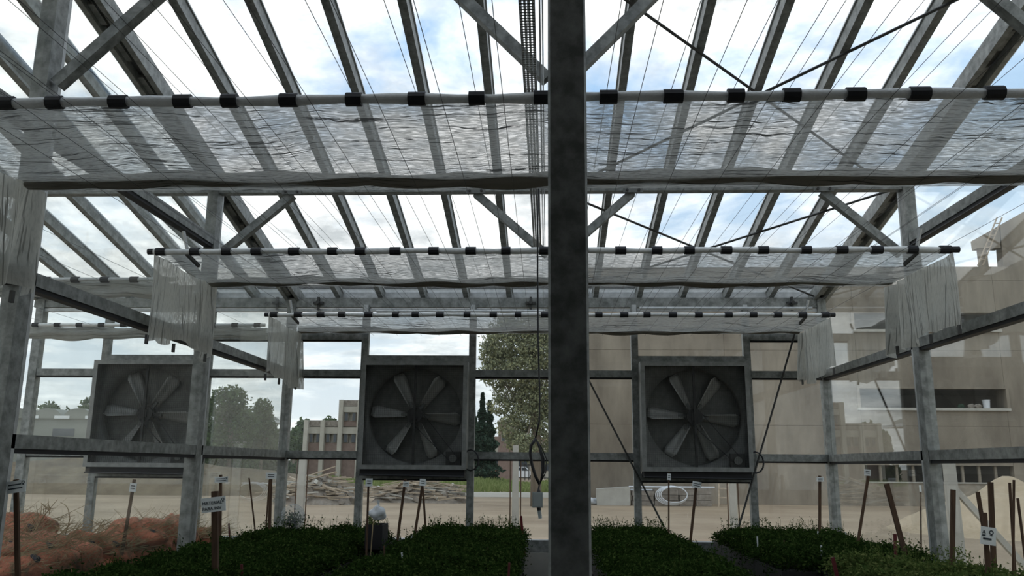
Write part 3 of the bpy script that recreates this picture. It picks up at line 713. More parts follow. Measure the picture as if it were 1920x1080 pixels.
stake((1537, 892), (1537, 990), 10.2, 4.5, 'upright stake with a small sign left of the right corner post', sign=(1531, 895, 1545, 903, 0, SMALL, 0), **SG)
stake((1628, 892), (1610, 1008), 9.2, 4.5, 'left-leaning stake with a sign before the barred window', sign=(1620, 880, 1633, 892, 5, SMALL, 0), **SG)
stake((1662, 907), (1700, 1050), 7.9, 8, 'thick brown stake leaning strongly left of the right wall post')
stake((1726, 922), (1727, 1012), 8.6, 3, 'thin rod with a white tip right against the right wall post', sign=(1723, 910, 1728, 922, 0, [], 0), **SG)
stake((1787, 918), (1785, 1075), 7.0, 7.5, 'upright brown stake before the braced concrete fence post')
stake((1833, 922), (1848, 1012), 6.8, 6, 'brown stake leaning behind the white emblem sign, left one')
stake((1846, 961), (1853, 1090), 6.2, 7, 'tilted white sign with a round emblem on a stake at the right edge', sign=(1837, 988, 1869, 1022, 8, [('O', .18, .22, .13), ('T', 'A', -.42, .1, .3), ('L', -.35, .2, -.22, .10), ('L', -.42, -.2, -.02, .08)], 0), **SG)
stake((1857, 904), (1863, 1050), 6.6, 8, 'upright brown stake just behind the white emblem sign, right one')
stake((1893, 905), (1900, 1020), 6.5, 5, 'left one of three stakes at the right edge of the picture')
stake((1901, 900), (1900, 1020), 6.4, 4.5, 'middle one of three stakes at the right edge of the picture')
stake((1908, 934), (1919, 1020), 6.3, 5, 'right one of three stakes at the right edge, the shortest')
RD = dict(m=red_m, group='short red stakes')
stake((1678, 1001), (1679, 1024), 7.6, 5, 'short red stake beside the thick leaning stake on the right', **RD)
stake((1561, 1045), (1567, 1070), 6.3, 6, 'short dark red stake at the near end of the right corner bed', **RD)
stake((429, 981), (430, 998), 9.3, 3.5, 'short red stake right of the MATERIAL sign', **RD)
stake((977, 967), (980, 1000), 10.3, 4, 'short red stake at the far right end of the middle left bed', **RD)
stake((453, 1058), (454, 1085), 5.9, 5, 'short red stake near the bottom right of the MATERIAL sign', **RD)
stake((955, 1055), (953, 1090), 6.1, 4, 'short dark stake in the near part of the middle left bed', **RD)

# ------------------------------------------------------------------ bags among the plants
def blob(cx, cy, cz, rx, ry, rz, seed, wob=.12, nu=36, nv=22, flat=-1):
    r = np.random.default_rng(seed); u = np.linspace(0, 2 * math.pi, nu)[:, None]; v = np.linspace(0, math.pi, nv)[None, :]
    rad = 1 + 0 * u * v
    for k in range(7):
        a, b, p = r.integers(1, 5), r.integers(1, 6), r.uniform(0, 6); rad = rad + wob * .45 * np.sin(a * u + p) * np.sin(b * v) 
    z = np.cos(v) * rad; z = np.maximum(z, flat)
    return np.stack([cx + rx * np.cos(u) * np.sin(v) * rad, cy + ry * np.sin(u) * np.sin(v) * rad, cz + rz * z + 0 * u], -1)
c = at(708, 963, 8.0)
b = empty('white_bag', c, 'white plastic bag tied on a stem beside a stake below the left fan', 'bag')
grid_mesh('bag_body', blob(c.x, c.y, c.z, .072, .06, .062, 3, .22), white_pl, b)
MB().tube([c + Vector((0, 0, .05)), c + Vector((.005, 0, .085)), c + Vector((0, 0, .12))], [.03, .008, .014], 8).build('tied_neck', white_pl, b)
MB().tube([c + Vector((-.05, 0, -.4)), c + Vector((-.04, 0, -.1)), c + Vector((0, 0, .07))], .005, 6).build('stem', straw_m, b)
c = at(549, 968, 8.4)
b = empty('clear_bag', c, 'rounded clear plastic bag covering a plant in the left bed', 'bag')
grid_mesh('bag_body', blob(c.x, c.y, c.z, .115, .10, .115, 8, .10), bag_m, b)
fo = quads_mesh('plant_inside', leaf_quads(np.array([c.x, c.y, c.z - .04]) + np.random.default_rng(2).normal(0, .045, (420, 3)), .03), leaf_dark, b); fo['kind'] = 'stuff'
# black crate at the far end of the left bed
c = at(706, 1002, 8.5)
cr = empty('crate', (c.x, c.y, 0), 'black open crate at the end of the left seedling bed', 'crate')
m = MB(); w_ = .085; z0, z1 = c.z - .14, c.z + .10
m.box(c.x - w_, c.x + w_, c.y - .15, c.y + .15, z0, z0 + .01)
for (a_, b_, c_, d_) in ((c.x - w_, c.x + w_, c.y - .15, c.y - .14), (c.x - w_, c.x + w_, c.y + .14, c.y + .15), (c.x - w_, c.x - w_ + .01, c.y - .14, c.y + .14), (c.x + w_ - .01, c.x + w_, c.y - .14, c.y + .14)): m.box(a_, b_, c_, d_, z0, z1)
m.build('crate_body', black, cr)
MB().box(c.x - .03, c.x + .03, c.y - .03, c.y + .03, 0, z0).build('crate_stand', black_tray, cr)
fo = quads_mesh('crate_plants', leaf_quads(np.array([c.x - .05, c.y, z1 + .03]) + np.random.default_rng(5).normal(0, .035, (120, 3)), .03), leaf_light, cr); fo['kind'] = 'stuff'

# ------------------------------------------------------------------ orange net sacks behind the left partition
pl = empty('low_bench', (-4.9, 7.6, 0), 'low bench under the orange sacks behind the partition', 'bench')
MB().box(-6.6, -3.72, 5.0, 10.4, .40, .45).build('bench_top', fan_steel, pl)
for x in (-6.4, -3.9):
    for y in (5.2, 7.7, 10.2): MB().box(x - .03, x + .03, y - .03, y + .03, 0, .40).build('leg', fan_dark, pl)
sacks = [((38, 964), 7.6, .36, .17, 'orange net sack at the far left edge, piled highest behind the brown stake'),
         ((2, 997), 6.6, .30, .13, 'orange net sack at the far left edge, lower and partly cut off'),
         ((72, 999), 6.3, .30, .14, 'orange net sack with a purple tie in the left corner of the pile'),
         ((40, 1018), 5.7, .38, .15, 'brownish net sack lowest and nearest in the left pile'),
         ((158, 998), 7.3, .20, .13, 'smooth orange net sack with a dark tie in the middle of the pile'),
         ((118, 1012), 6.6, .28, .15, 'dull net sack full of dry stems below the smooth orange one'),
         ((262, 975), 8.4, .36, .17, 'large orange net sack left of the left partition post'),
         ((200, 1000), 8.0, .26, .14, 'dry stem sack between the smooth orange sack and the large one'),
         ((325, 968), 8.9, .22, .17, 'rounded orange net sack touching the left partition post'),
         ((382, 989), 10.0, .15, .09, 'small end of an orange sack right of the left partition post')]
for i, (px, Y, rx, rz, lab) in enumerate(sacks):
    c = at(*px, Y)
    while c.x > -3.66 - 1.15 * rx and Y < 10.6: Y += .05; c = at(*px, Y)
    c.x = min(c.x, -3.66 - 1.1 * rx)
    clipX = lambda A: np.concatenate([np.minimum(A[..., :1], -3.66), A[..., 1:]], -1)
    s = empty('net_sack', (c.x, c.y, .45), lab, 'sack', 'orange net sacks of dry plants')
    zc = c.z - rz
    grid_mesh('sack_body', clipX(blob(c.x, c.y, zc, rx, rx * .8, rz, 20 + i, .16, 48, 30)), sack_m, s)
    if zc - rz > .46:
        grid_mesh('sack_bottom', clipX(blob(c.x, c.y, (zc + .46) / 2, rx * .95, rx * .8, (zc - .46) / 2, 60 + i, .05)), sack_m, s)
    MB().tube([(c.x + rx * .55, c.y - rx * .5, zc + rz * .55), (c.x + rx * .75, c.y - rx * .6, zc + rz * .35)], [.014, .022], 7).build('tie', rope_m, s)
    r = np.random.default_rng(i); Q = []
    for k in range(260):
        a = np.array([c.x + r.normal(0, rx * .7), c.y - abs(r.normal(0, rx * .5)), zc + rz * r.uniform(-.2, .8)]); d = np.array([r.normal(.06, .14), r.normal(0, .06), abs(r.normal(.05, .08))]); sd_ = np.array([0, 0, .0022 + .002 * r.random()])
        Q.append(np.stack([a - sd_, a + sd_, a + d + sd_ * .4, a + d - sd_ * .4]))
    fo = quads_mesh('dry_stems', clipX(np.stack(Q)), straw_m, s); fo['kind'] = 'stuff'
m = empty('dry_branch', at(75, 1000, 7.2), 'dry branched plant sticking up from the orange sacks', 'branch')
b0, b1 = at(62, 1002, 7.2), at(108, 936, 7.2)
b0.x = min(b0.x, -3.7)
MB().tube([b0, b0.lerp(b1, .45) + Vector((-.02, 0, 0)), b1], [.008, .006, .002], 6).build('twig', straw_m, m)
r = np.random.default_rng(4)
for k in range(26):
    a = b0.lerp(b1, r.uniform(.05, .75)) + Vector((r.normal(-.03, .03), 0, 0)); MB().tube([a, a + Vector((r.normal(-.02, .05), r.normal(0, .03), abs(r.normal(.06, .03))))], [.004, .0015], 5).build('twig', straw_m, m)
m = empty('dry_stalk', at(125, 1002, 7.4), 'thin curved dry stalk bending over the middle orange sack', 'branch')
MB().tube([at(u, v, 7.4) for u, v in ((121, 1005), (128, 985), (131, 972), (128, 955), (122, 946), (113, 942))], [.005, .005, .004, .004, .003, .002], 6).build('stalk', straw_m, m)
for k, (q) in enumerate((((185, 1000), (187, 985), (196, 973), (207, 982)), ((180, 1003), (190, 985), (205, 980), (219, 986)))):
    m = empty('dry_stalk', at(*q[0], 7.8), ['thin arched dry stalk standing left of the large orange sack, steeper one', 'thin arched dry stalk standing left of the large orange sack, flatter one'][k], 'branch')
    MB().tube([at(*p, 7.8) for p in q], .003, 5).build('stalk', straw_m, m)
# ================================================================== outside
def part(name, m, parent, x0, x1, y0, y1, z0, z1): return MB().box(x0, x1, y0, y1, z0, z1).build(name, m, parent)
# ---- unfinished concrete building beyond the right wall
YB = 36.5
X_ = lambda u, v=750: at(u, v, YB).x
Z_ = lambda v, u=1750: at(u, v, YB).z
bl = empty('concrete_building', (X_(1600), YB + 4, 0), 'unfinished bare concrete building with long horizontal window openings', 'building')
xl, xw0, xw1, xr = X_(1092), X_(1612), X_(1886), X_(2240)
xj = X_(1362)
wins = [(Z_(904), Z_(873)), (Z_(765), Z_(729)), (Z_(618), Z_(587))]
lifts = [0, Z_(799), Z_(657), Z_(526), Z_(500)]
TH = .35; gp = .005
def lift_split(x0, x1, zs):
    for z0, z1 in zip(zs[:-1], zs[1:]): part('wall_panel', concrete, bl, x0 + gp, x1 - gp, YB, YB + TH, z0 + gp, z1 - gp)
lift_split(xl, xj, lifts); lift_split(xj, xw0, lifts); lift_split(xw1, xr, lifts)
zl = [0]
for a, b in wins: zl += [a, b]
zl.append(lifts[-1])
for i in range(0, len(zl), 2):
    zz = [zl[i]] + [z for z in lifts if zl[i] + .15 < z < zl[i + 1] - .15] + [zl[i + 1]]
    lift_split(xw0, xw1, zz)
core = MB()                                              # solid mass behind the panels with window recesses left open
core.box(xl, xr, YB + TH - .04, YB + TH - .02, 0, 0.02)
part('side_wall', concrete, bl, xl, xl + .3, YB + TH, YB + 12, 0, lifts[-1])
part('rear_wall', concrete_in, bl, xl, xr, YB + 12, YB + 12.3, 0, lifts[-1])
part('roof_slab', concrete_in, bl, xl, xr, YB + TH, YB + 12, lifts[-1] - .25, lifts[-1] - .02)
part('inner_backing', concrete_in, bl, xl + .3, xw0 - .3, YB + TH, YB + TH + .2, 0, lifts[-1] - .25)
part('inner_backing', concrete_in, bl, xw1 + .5, xr, YB + TH, YB + TH + .2, 0, lifts[-1] - .25)
for z in (Z_(835), Z_(690)): part('floor_slab', concrete_in, bl, xl + .3, xr, YB + TH, YB + 12, z - .15, z + .1)
for i, (a, b) in enumerate(wins):
    if i == 0:
        n = 9
        for k in range(1, n): x = xw0 + (xw1 - xw0) * k / n; part('window_bar', concrete, bl, x - .05, x + .05, YB + .12, YB + .22, a, b)
        part('sill', conc_pale, bl, xw0, xw1, YB - .03, YB + .3, a - .05, a)
    else:
        part('window_surround', conc_pale, bl, xw0 - .12, xw1 + .12, YB - .12, YB + TH, a - .11, a)
        part('window_surround', concrete, bl, xw0 - .12, xw1 + .12, YB - .08, YB + TH, b, b + .08)
        part('window_surround', concrete, bl, xw0 - .12, xw0, YB - .08, YB + TH + .4, a, b); part('window_surround', concrete, bl, xw1, xw1 + .12, YB - .08, YB + TH + .4, a, b)
# roof top stair head with sloping top
Q_ = lambda u, v: at(u, v, YB + .8)
P = [(Q_(1864, 450).x, lifts[-1] - .05), (Q_(2200, 450).x, lifts[-1] - .05), (Q_(2200, 240).x, Q_(2200, 240).z), (Q_(1864, 428).x, Q_(1864, 428).z)]
MB().prism(P, YB + .3, YB + .8).build('stair_head', concrete, bl)
zs0 = Q_(1850, 470).z
P = [(Q_(1820, 450).x, zs0), (Q_(1863, 450).x, zs0), (Q_(1863, 429).x, Q_(1863, 429).z), (Q_(1820, 453).x, Q_(1820, 453).z)]
MB().prism(P, YB + .3, YB + .8).build('canopy', concrete, bl)
part('canopy_leg', concrete, bl, Q_(1832, 480).x, Q_(1845, 480).x, YB + .5, YB + .8, lifts[-1] - .02, zs0)
ld = empty('ladder', at(1839, 495, YB + .15), 'wooden ladder leaning on the canopy on the building roof', 'ladder')
a0, a1 = at(1838, 498, YB + .15), at(1874, 408, YB + .2)
for dx in (-.11, .11): MB().bar(a0 + Vector((dx, 0, 0)), a1 + Vector((dx, 0, 0)), .05, .05).build('ladder_rail', wood_m, ld)
for k in range(1, 8): c = a0.lerp(a1, k / 8); MB().bar(c + Vector((-.11, -.02, 0)), c + Vector((.11, -.02, 0)), .04, .04).build('rung', wood_m, ld)
# things on the sill of the middle window
zs_ = wins[1][0]
c = Vector((X_(1853), YB + .2, zs_)); bk = empty('paint_bucket', c, 'white paint bucket standing on the middle window sill of the building', 'bucket')
MB().tube([c, c + Vector((0, 0, .36))], [.13, .155], 14).build('bucket_body', white_pl, bk); MB().tube([c + Vector((0, 0, .34)), c + Vector((0, 0, .37))], .165, 14).build('rim', white_pl, bk)
for u, lab, m_ in ((1824, 'grey bundle on the window sill, left one beside the bucket', stone_m), (1837, 'grey bundle on the window sill, next to the bucket', stone_m), (1805, 'small green cloth lump on the window sill', leaf_con)):
    c = Vector((X_(u), YB + .2, zs_ + .09)); tag(grid_mesh('bundle', blob(c.x, c.y, c.z, .16, .12, .1, u, .2, 20, 12), m_), lab, 'bundle', 'lumps on the window sill')
# ---- objects along the foot of the building
YF = 34.5
def pz(u, v, Y=YF): return at(u, v, Y)
a, b = pz(1120, 942), pz(1181, 913)
tr = empty('concrete_trough', (a.x, YF, 0), 'pale concrete block with sloping top at the foot of the building', 'concrete block')
MB().prism([(a.x, 0), (b.x, 0), (b.x, b.z), (a.x, b.z - .1)], YF, YF + 1).build('block_body', conc_pale, tr)
for i, (u0, u1, v, lab) in enumerate(((1186, 1226, 921, 'dark grey block leftmost in the low row by the building'), (1228, 1272, 918, 'dark grey block behind the hose coil'), (1274, 1304, 919, 'dark grey block right of the hose coil'), (1306, 1334, 916, 'dark grey block rightmost in the low row by the building'))):
    a, b = pz(u0, 945), pz(u1, v); e = empty('stacked_block', ((a.x + b.x) / 2, YF, 0), lab, 'concrete block', 'dark blocks by the building')
    h = b.z / 3
    for k in range(3): part('block_course', stone_m, e, a.x + .02 * (k % 2), b.x - .02 * (k % 2), YF, YF + .6, k * h + .008, (k + 1) * h - .008)
pp = empty('white_pipe', pz(1260, 920, YF - .2), 'long white pipe lying across the row of dark blocks', 'pipe')
zt_ = [pz(1226, 921).z, pz(1334, 916).z]
MB().tube([(pz(1180, 925).x, YF + .2, max(zt_) + .037), (pz(1342, 917).x, YF + .2, max(zt_) + .037)], .035, 8).build('tube', white_pl, pp)
pp = empty('white_pipe', pz(1200, 925, YF - .3), 'short white pipe lying lower at the left end of the blocks', 'pipe')
MB().tube([(pz(1184, 925).x, YF + .42, zt_[0] + .037), (pz(1226, 925).x, YF + .42, zt_[0] + .037)], .035, 8).build('tube', white_pl, pp)
hc = empty('hose_coil', pz(1259, 946, YF - .5), 'coil of white hose leaning in front of the dark blocks', 'hose')
c = pz(1259, 930, YF - .45); c.z += .02
for k in range(4):
    pts = [c + Vector(((.62 - .035 * k) * math.cos(t) + .03 * k, -.03 * k, (.36 - .02 * k) * math.sin(t) + .01 * k)) for t in np.linspace(0, 2 * math.pi, 33)]
    MB().tube(pts, .022, 6, False).build('hose_loop', white_pl, hc, True)
fr = empty('timber_frame', pz(1356, 945, YF - .2), 'pale timber frame with two cross bars standing by the building', 'frame')
for u in (1348, 1365): MB().bar((pz(u, 947, YF - .2).x, YF - .2, 0), pz(u, 903, YF), .06, .06).build('upright', wood_m, fr)
for v in (916, 933): MB().bar(pz(1348, v, YF - .1), pz(1365, v, YF - .1), .05, .05).build('cross_bar', wood_m, fr)
sk = atz(1112, 941, .1); tag(grid_mesh('plastic_bag', blob(sk.x, sk.y, .12, .22, .2, .14, 77, .2, 20, 12), white_pl), 'crumpled white bag on the sand beside the near column', 'bag')
# ---- concrete fence posts
def fpost(u, v, Y, w, label, brace=None):
    c = at(u, v, Y); e = empty('fence_post', (c.x, Y, 0), label, 'fence post', 'concrete fence posts')
    h = w / 2; MB().add([(c.x - h, Y - h, 0), (c.x + h, Y - h, 0), (c.x + h, Y + h, 0), (c.x - h, Y + h, 0), (c.x - h * .8, Y - h * .8, c.z), (c.x + h * .8, Y - h * .8, c.z), (c.x + h * .8, Y + h * .8, c.z), (c.x - h * .8, Y + h * .8, c.z)],
        [(3, 2, 1, 0), (4, 5, 6, 7), (0, 1, 5, 4), (1, 2, 6, 5), (2, 3, 7, 6), (3, 0, 4, 7)]).build('shaft', conc_pale, e)
    if brace: MB().bar((c.x + .05, Y, c.z * .72), (c.x + brace, Y, .05), .085, .085, (0, 1, 0)).build('brace', conc_pale, e)
    else:
        for s in (-1, 1): MB().tube([(c.x + s * (h + .035), Y, 0), (c.x + s * (h + .035), Y, c.z * .93)], .012, 6).build('tie_rod', stake_m, e)
    return e
fpost(569, 848, 17, .15, 'concrete fence post before the rubble heap, left of the left fan')
fpost(967, 835, 17, .14, 'concrete fence post left of the hanging sensor box')
fpost(1371, 862, 17, .14, 'concrete fence post below the right fan')
fpost(1778, 858, 13.5, .17, 'braced concrete fence post right of the right wall post', 1.0)
# ---- sand heap
rs = np.random.default_rng(12)
def mound(name, cx, cy, rx, ry, h, m, label, cat, seed, n=40):
    r = np.random.default_rng(seed); g = np.linspace(-1, 1, n); U, V = np.meshgrid(g, g, indexing='ij')
    R = np.sqrt(U ** 2 + V ** 2); Z = h * np.clip(1 - R, 0, 1) ** .85
    for k in range(6): Z = Z * (1 + .06 * np.sin(U * r.uniform(3, 12) + r.uniform(0, 6)) * np.sin(V * r.uniform(3, 12)))
    P = np.stack([cx + rx * U, cy + ry * V, Z - .01], -1); o = grid_mesh(name, P, m); tag(o, label, cat); return o
c = at(1880, 905, 22)
mound('sand_heap', c.x + .3, 22, 3.0, 3.2, c.z + .08, sand_pile_m, 'pale heap of sand outside the right glass wall', 'sand heap', 3)
# ---- rubble heaps with planks
def rubble(u0, u1, vt, Y, label, seed, npl=85, nst=60):
    r = np.random.default_rng(seed); a = at(u0, 940, Y).x; b = at(u1, 940, Y).x; hz = at((u0 + u1) / 2, vt, Y).z
    e = empty('rubble_heap', ((a + b) / 2, Y, 0), label, 'rubble', 'rubble heaps outside')
    g = np.linspace(-1, 1, 24); U, V = np.meshgrid(g, g, indexing='ij'); Zm = hz * .8 * np.clip(1 - U ** 4, 0, 1) * np.clip(1 - V ** 2, 0, 1) * (1 + .25 * np.sin(U * 7 + seed))
    grid_mesh('earth', np.stack([(a + b) / 2 + (b - a) / 2 * U, Y + 1.2 * V, Zm - .02], -1), stone_m, e)
    def surf(x, y): u = (x - (a + b) / 2) / ((b - a) / 2); v = (y - Y) / 1.2; return max(0, hz * .8 * (1 - u ** 4) * (1 - v ** 2) * (1 + .25 * math.sin(u * 7 + seed)))
    for k in range(npl):
        x, y = r.uniform(a + .2, b - .2), Y + r.uniform(-1.1, .5); L = r.uniform(.5, 2.0); an = r.normal(0, .5); ti = r.normal(0, .12); z = surf(x, y) + .05
        d = Vector((math.cos(an) * L / 2, math.sin(an) * L / 2, ti * L / 2)); p = Vector((x, y, z + abs(d.z)))
        MB().bar(p - d, p + d, r.uniform(.05, .14), r.uniform(.025, .06)).build('plank', wood_m if r.random() < .8 else conc_pale, e)
    for k in range(nst):
        x, y = r.uniform(a, b), Y + r.uniform(-1.15, .5); z = surf(x, y); s = r.uniform(.06, .17)
        o = MB().box(-s, s, -s * .7, s * .7, -s * .5, s * .5).build('broken_stone', conc_pale if r.random() < .35 else stone_m, e, world=False)
        o.data.transform(Matrix.Translation(Vector((x, y, z + s * .2)) - e.location) @ Matrix.Rotation(r.uniform(0, 3), 4, Vector((r.normal(), r.normal(), 1)).normalized()))
    return e
rubble(523, 668, 897, 33.5, 'long rubble heap with old planks left of the left fan', 1)
rubble(702, 872, 900, 36, 'rubble heap with planks and stones below the left fan', 2)
# ---- brown earth bank at the far left
c = at(460, 880, 42); mound('earth_bank', c.x - 8, 44, 17, 4, 2.0, bank_m, 'brown dry grassy bank beyond the left partition', 'earth bank', 8)
# ---- grass strip, road
tag(MB().box(-40, 5, 42, 50, 0, .012).build('road', road_m), 'pale gravel road crossing behind the yard', kind='structure')
n = 26000; r = np.random.default_rng(31); X = r.uniform(-26, 6, n); Y = r.uniform(50.5, 74, n); H = r.uniform(.15, .5, n) * (1 + .5 * np.sin(X * .9))
P0 = np.stack([X, Y, 0 * X], -1); dx = np.stack([r.uniform(.03, .07, n), 0 * X, 0 * X], -1); up = np.stack([r.normal(0, .12, n), r.normal(0, .12, n), H], -1)
gr = quads_mesh('grass_verge', np.stack([P0 - dx, P0 + dx, P0 + up + dx * .3, P0 + up - dx * .3], 1), grass_m); tag(gr, 'green grass verge behind the gravel road', 'grass', kind='stuff')
# ---- iron fence and cars
YN = 90
fe = empty('iron_fence', (at(960, 880, YN).x, YN, 0), 'iron railing fence behind the grass left of the near column', 'fence')
x0, x1 = at(880, 880, YN).x, at(1100, 880, YN).x; z1 = at(960, 868, YN).z
pb = MB().box(-.045, .045, -.03, .03, .05, z1); first_p = None
k = 0; x = x0
while x < x1:
    if first_p is None: first_p = pb.build('railing_bar', fan_dark, fe, world=False); o = first_p
    else: o = new_obj('railing_bar', first_p.data, fe)
    o.location = (x - fe.location.x, 0, 0); x += .42
for z in (.25, z1 - .25): part('fence_rail', fan_dark, fe, x0, x1, YN - .03, YN + .03, z, z + .1)
def car(u, Y, m, label, L=3.9, flip=1):
    c = at(u, 880, Y); e = empty('car', (c.x, Y, 0), label, 'car', 'parked cars')
    prof = [(-L / 2, .3), (L / 2, .3), (L / 2, .75), (L / 2 - .1, .88), (.95 * L / 3.9, .95), (.45, 1.42), (-.9, 1.45), (-1.55, 1.0), (-L / 2, .92)]
    MB().prism([(c.x + flip * a, b) for a, b in (prof if flip > 0 else prof[::-1])], Y, Y + 1.6).build('body', m, e)
    for q in (((.02, 1.0), (.8, 1.0), (.4, 1.36), (.02, 1.37)), ((-1.35, 1.02), (-.05, 1.0), (-.05, 1.37), (-.85, 1.38))):
        MB().prism([(c.x + flip * a, b) for a, b in (q if flip > 0 else q[::-1])], Y - .01, Y + .02).build('side_window', farglass, e)
    for a in (-1.2, 1.2):
        w = MB().tube([(c.x + a, Y - .03, .31), (c.x + a, Y + .18, .31)], .31, 16).build('wheel', rubber, e); MB().tube([(c.x + a, Y - .04, .31), (c.x + a, Y - .03, .31)], .17, 12).build('hub_cap', galv_pale, w)
    return e
red_car = mat('red_car_paint', (.42, .16, .12), .35); white_car = mat('white_car_paint', (.72, .74, .76), .3)
car(938, 98, red_car, 'red car parked behind the iron fence', 3.9, 1)
car(978, 96, white_car, 'white car parked behind the iron fence', 3.7, 1)
# ---- long low building behind the cars
YL = 112
lb = empty('low_building', (at(960, 860, YL).x, YL, 0), 'long low brick building with a row of dark windows behind the cars', 'building')
x0, x1 = at(820, 860, YL).x, at(1100, 860, YL).x; zt = at(960, 826, YL).z
part('wall', cream_m, lb, x0, x1, YL, YL + 8, 0, zt); part('roof_band', brick_m, lb, x0 - .2, x1 + .2, YL - .3, YL + 8.3, zt, zt + .5)
x = x0 + .5
while x < x1 - 1.6:
    w_ = part('window', fan_dark, lb, x, x + 1.25, YL - .06, YL + .05, .95, 2.2); part('pane', farglass, w_, x + .06, x + 1.19, YL - .08, YL - .05, 1.0, 2.15); x += 1.7
YH = 84
hb = empty('brick_house', (at(950, 820, YH).x, YH, 0), 'small brick house with cream bands behind the eucalyptus', 'building')
a, b = at(934, 842, YH), at(968, 793, YH)
part('wall', brick_m, hb, a.x, b.x, YH, YH + 6, 0, b.z); part('cream_band', cream_m, hb, a.x - .05, b.x + .05, YH - .1, YH, at(950, 807, YH).z, at(950, 801, YH).z); part('cornice', cream_m, hb, a.x - .1, b.x + .1, YH - .15, YH + 6.1, b.z, b.z + .25)
for u in (940, 955):
    p, q = at(u, 828, YH), at(u + 9, 815, YH); w_ = part('window', cream_m, hb, p.x, q.x, YH - .08, YH, p.z, q.z); part('pane', farglass, w_, p.x + .08, q.x - .08, YH - .1, YH - .08, p.z + .08, q.z - .08)
# ---- half built concrete frame building in the distance
YK = 74
K_ = lambda u, v: at(u, v, YK)
kb = empty('framed_building', (K_(630, 850).x, YK, 0), 'distant concrete framed building with brick infill and a taller right end', 'building')
z0 = 0; zf = K_(630, 813).z; zr = K_(630, 788).z; ztt = K_(655, 750).z
xa, xm1, xm2, xe = K_(573, 830).x, K_(604, 830).x, K_(637, 830).x, K_(672, 830).x
part('rear_mass', cream_m, kb, xa, xe, YK + .5, YK + 8, 0, zr); part('tower_mass', cream_m, kb, xm2, xe + .5, YK + .5, YK + 7, zr, ztt)
part('band', cream_m, kb, xa, xe, YK, YK + .5, zf, K_(630, 801).z); part('parapet', stone_m, kb, xa, xm2, YK + .1, YK + .5, K_(630, 800).z, zr)
part('infill', brick_m, kb, xa, xe, YK + .25, YK + .5, 0, K_(630, 830).z)
part('tower_band', cream_m, kb, xm2, xe, YK, YK + .5, K_(655, 773).z, K_(655, 762).z); part('tower_parapet', stone_m, kb, xm2, xe, YK + .1, YK + .5, K_(655, 761).z, ztt)
part('tower_infill', brick_m, kb, xm2, xe, YK + .3, YK + .5, K_(655, 799).z, K_(655, 789).z)
for x in (xa, xm1, xm2, xe): part('pillar', cream_m, kb, x - .18, x + .18, YK - .25, YK + .3, 0, zr if x < xm2 - .1 else ztt)
for x0_, x1_ in ((xa, xm1), (xm1, xm2), (xm2, xe)):
    for k in range(2):
        p = x0_ + .25 + k * (x1_ - x0_ - .3) / 2; q = p + (x1_ - x0_ - .3) / 2 - .25
        w_ = part('window', stone_m, kb, p, q, YK + .2, YK + .5, K_(630, 830).z, zf); part('pane', farglass, w_, p + .06, q - .06, YK + .15, YK + .2, K_(630, 829).z, zf - .05)
for k in range(2):
    p = xm2 + .25 + k * (xe - xm2 - .3) / 2; q = p + (xe - xm2 - .3) / 2 - .3
    w_ = part('tower_window', stone_m, kb, p, q, YK + .2, YK + .5, K_(655, 789).z, K_(655, 773).z); part('pane', farglass, w_, p + .06, q - .06, YK + .15, YK + .2, K_(655, 788).z, K_(655, 774).z)
# ---- vaulted sheds far left
YV = 80
V_ = lambda u, v: at(u, v, YV)
vb = empty('vaulted_shed', (V_(120, 840).x, YV, 0), 'long pale shed with a row of curved roof vaults behind the partition', 'shed')
xa, xe = V_(-60, 820).x, V_(420, 820).x; zw = V_(120, 785).z
part('wall', shed_m, vb, xa, xe, YV, YV + 10, 0, zw)
wv = V_(170, 800).x - V_(112, 800).x; x = xa
while x < xe:
    pts = [(x + wv / 2 + wv / 2 * .96 * math.cos(t), zw + wv * .33 * math.sin(t)) for t in np.linspace(0, math.pi, 13)]
    MB().prism(pts, YV - .15, YV + 10).build('vault', shed_m, vb); pts2 = [(x + wv / 2 + wv / 2 * 1.0 * math.cos(t), zw + wv * .36 * math.sin(t)) for t in np.linspace(0, math.pi, 13)]
    MB().box(x + wv - .75, x + wv + .75, YV - .2, YV + 10, zw, zw + .28).build('valley_gutter', shed_roof, vb); x += wv
a, b = V_(98, 818), V_(140, 804); part('window', farglass, vb, a.x, b.x, YV - .05, YV, a.z, b.z)

# ---- trees
def tree(name, label, base, trunk_h, blobs, n, size, m, seed, tr=.25, group='trees outside', lean=0):
    r = np.random.default_rng(seed); e = empty(name, base, label, 'tree', group); b = Vector(base)
    t = MB(); top = b + Vector((lean, 0, trunk_h)); t.tube([b, b.lerp(top, .5) + Vector((lean * .1, 0, 0)), top], [tr, tr * .8, tr * .5], 8)
    for (x, y, z, rx, ry, rz) in blobs:
        c = b + Vector((x, y, z)); st = b.lerp(top, r.uniform(.45, .95)); t.tube([st, st.lerp(c, .5) + Vector((0, 0, -.1 * rz)), c], [tr * .38, tr * .25, tr * .1], 6)
    t.build('trunk', bark_m, e, True)
    vol = np.array([q[3] * q[4] * q[5] for q in blobs]) ** .67; cnt = (n * vol / vol.sum()).astype(int); P = []
    for q, k in zip(blobs, cnt):
        d = r.normal(size=(k, 3)); d /= np.linalg.norm(d, axis=1, keepdims=True); rad = r.uniform(.45, 1.08, k) ** .6
        cl_ = 1 + .22 * np.sin(d[:, 0] * 7 + seed) * np.sin(d[:, 1] * 6) * np.sin(d[:, 2] * 8)
        P.append(np.array(b) + np.array(q[:3]) + d * (rad * cl_)[:, None] * np.array(q[3:]))
    f = quads_mesh('crown', leaf_quads(np.concatenate(P), r.uniform(size * .6, size * 1.3, sum(cnt)), asp=.55), m, e); f['kind'] = 'stuff'; return e
Ye = 33
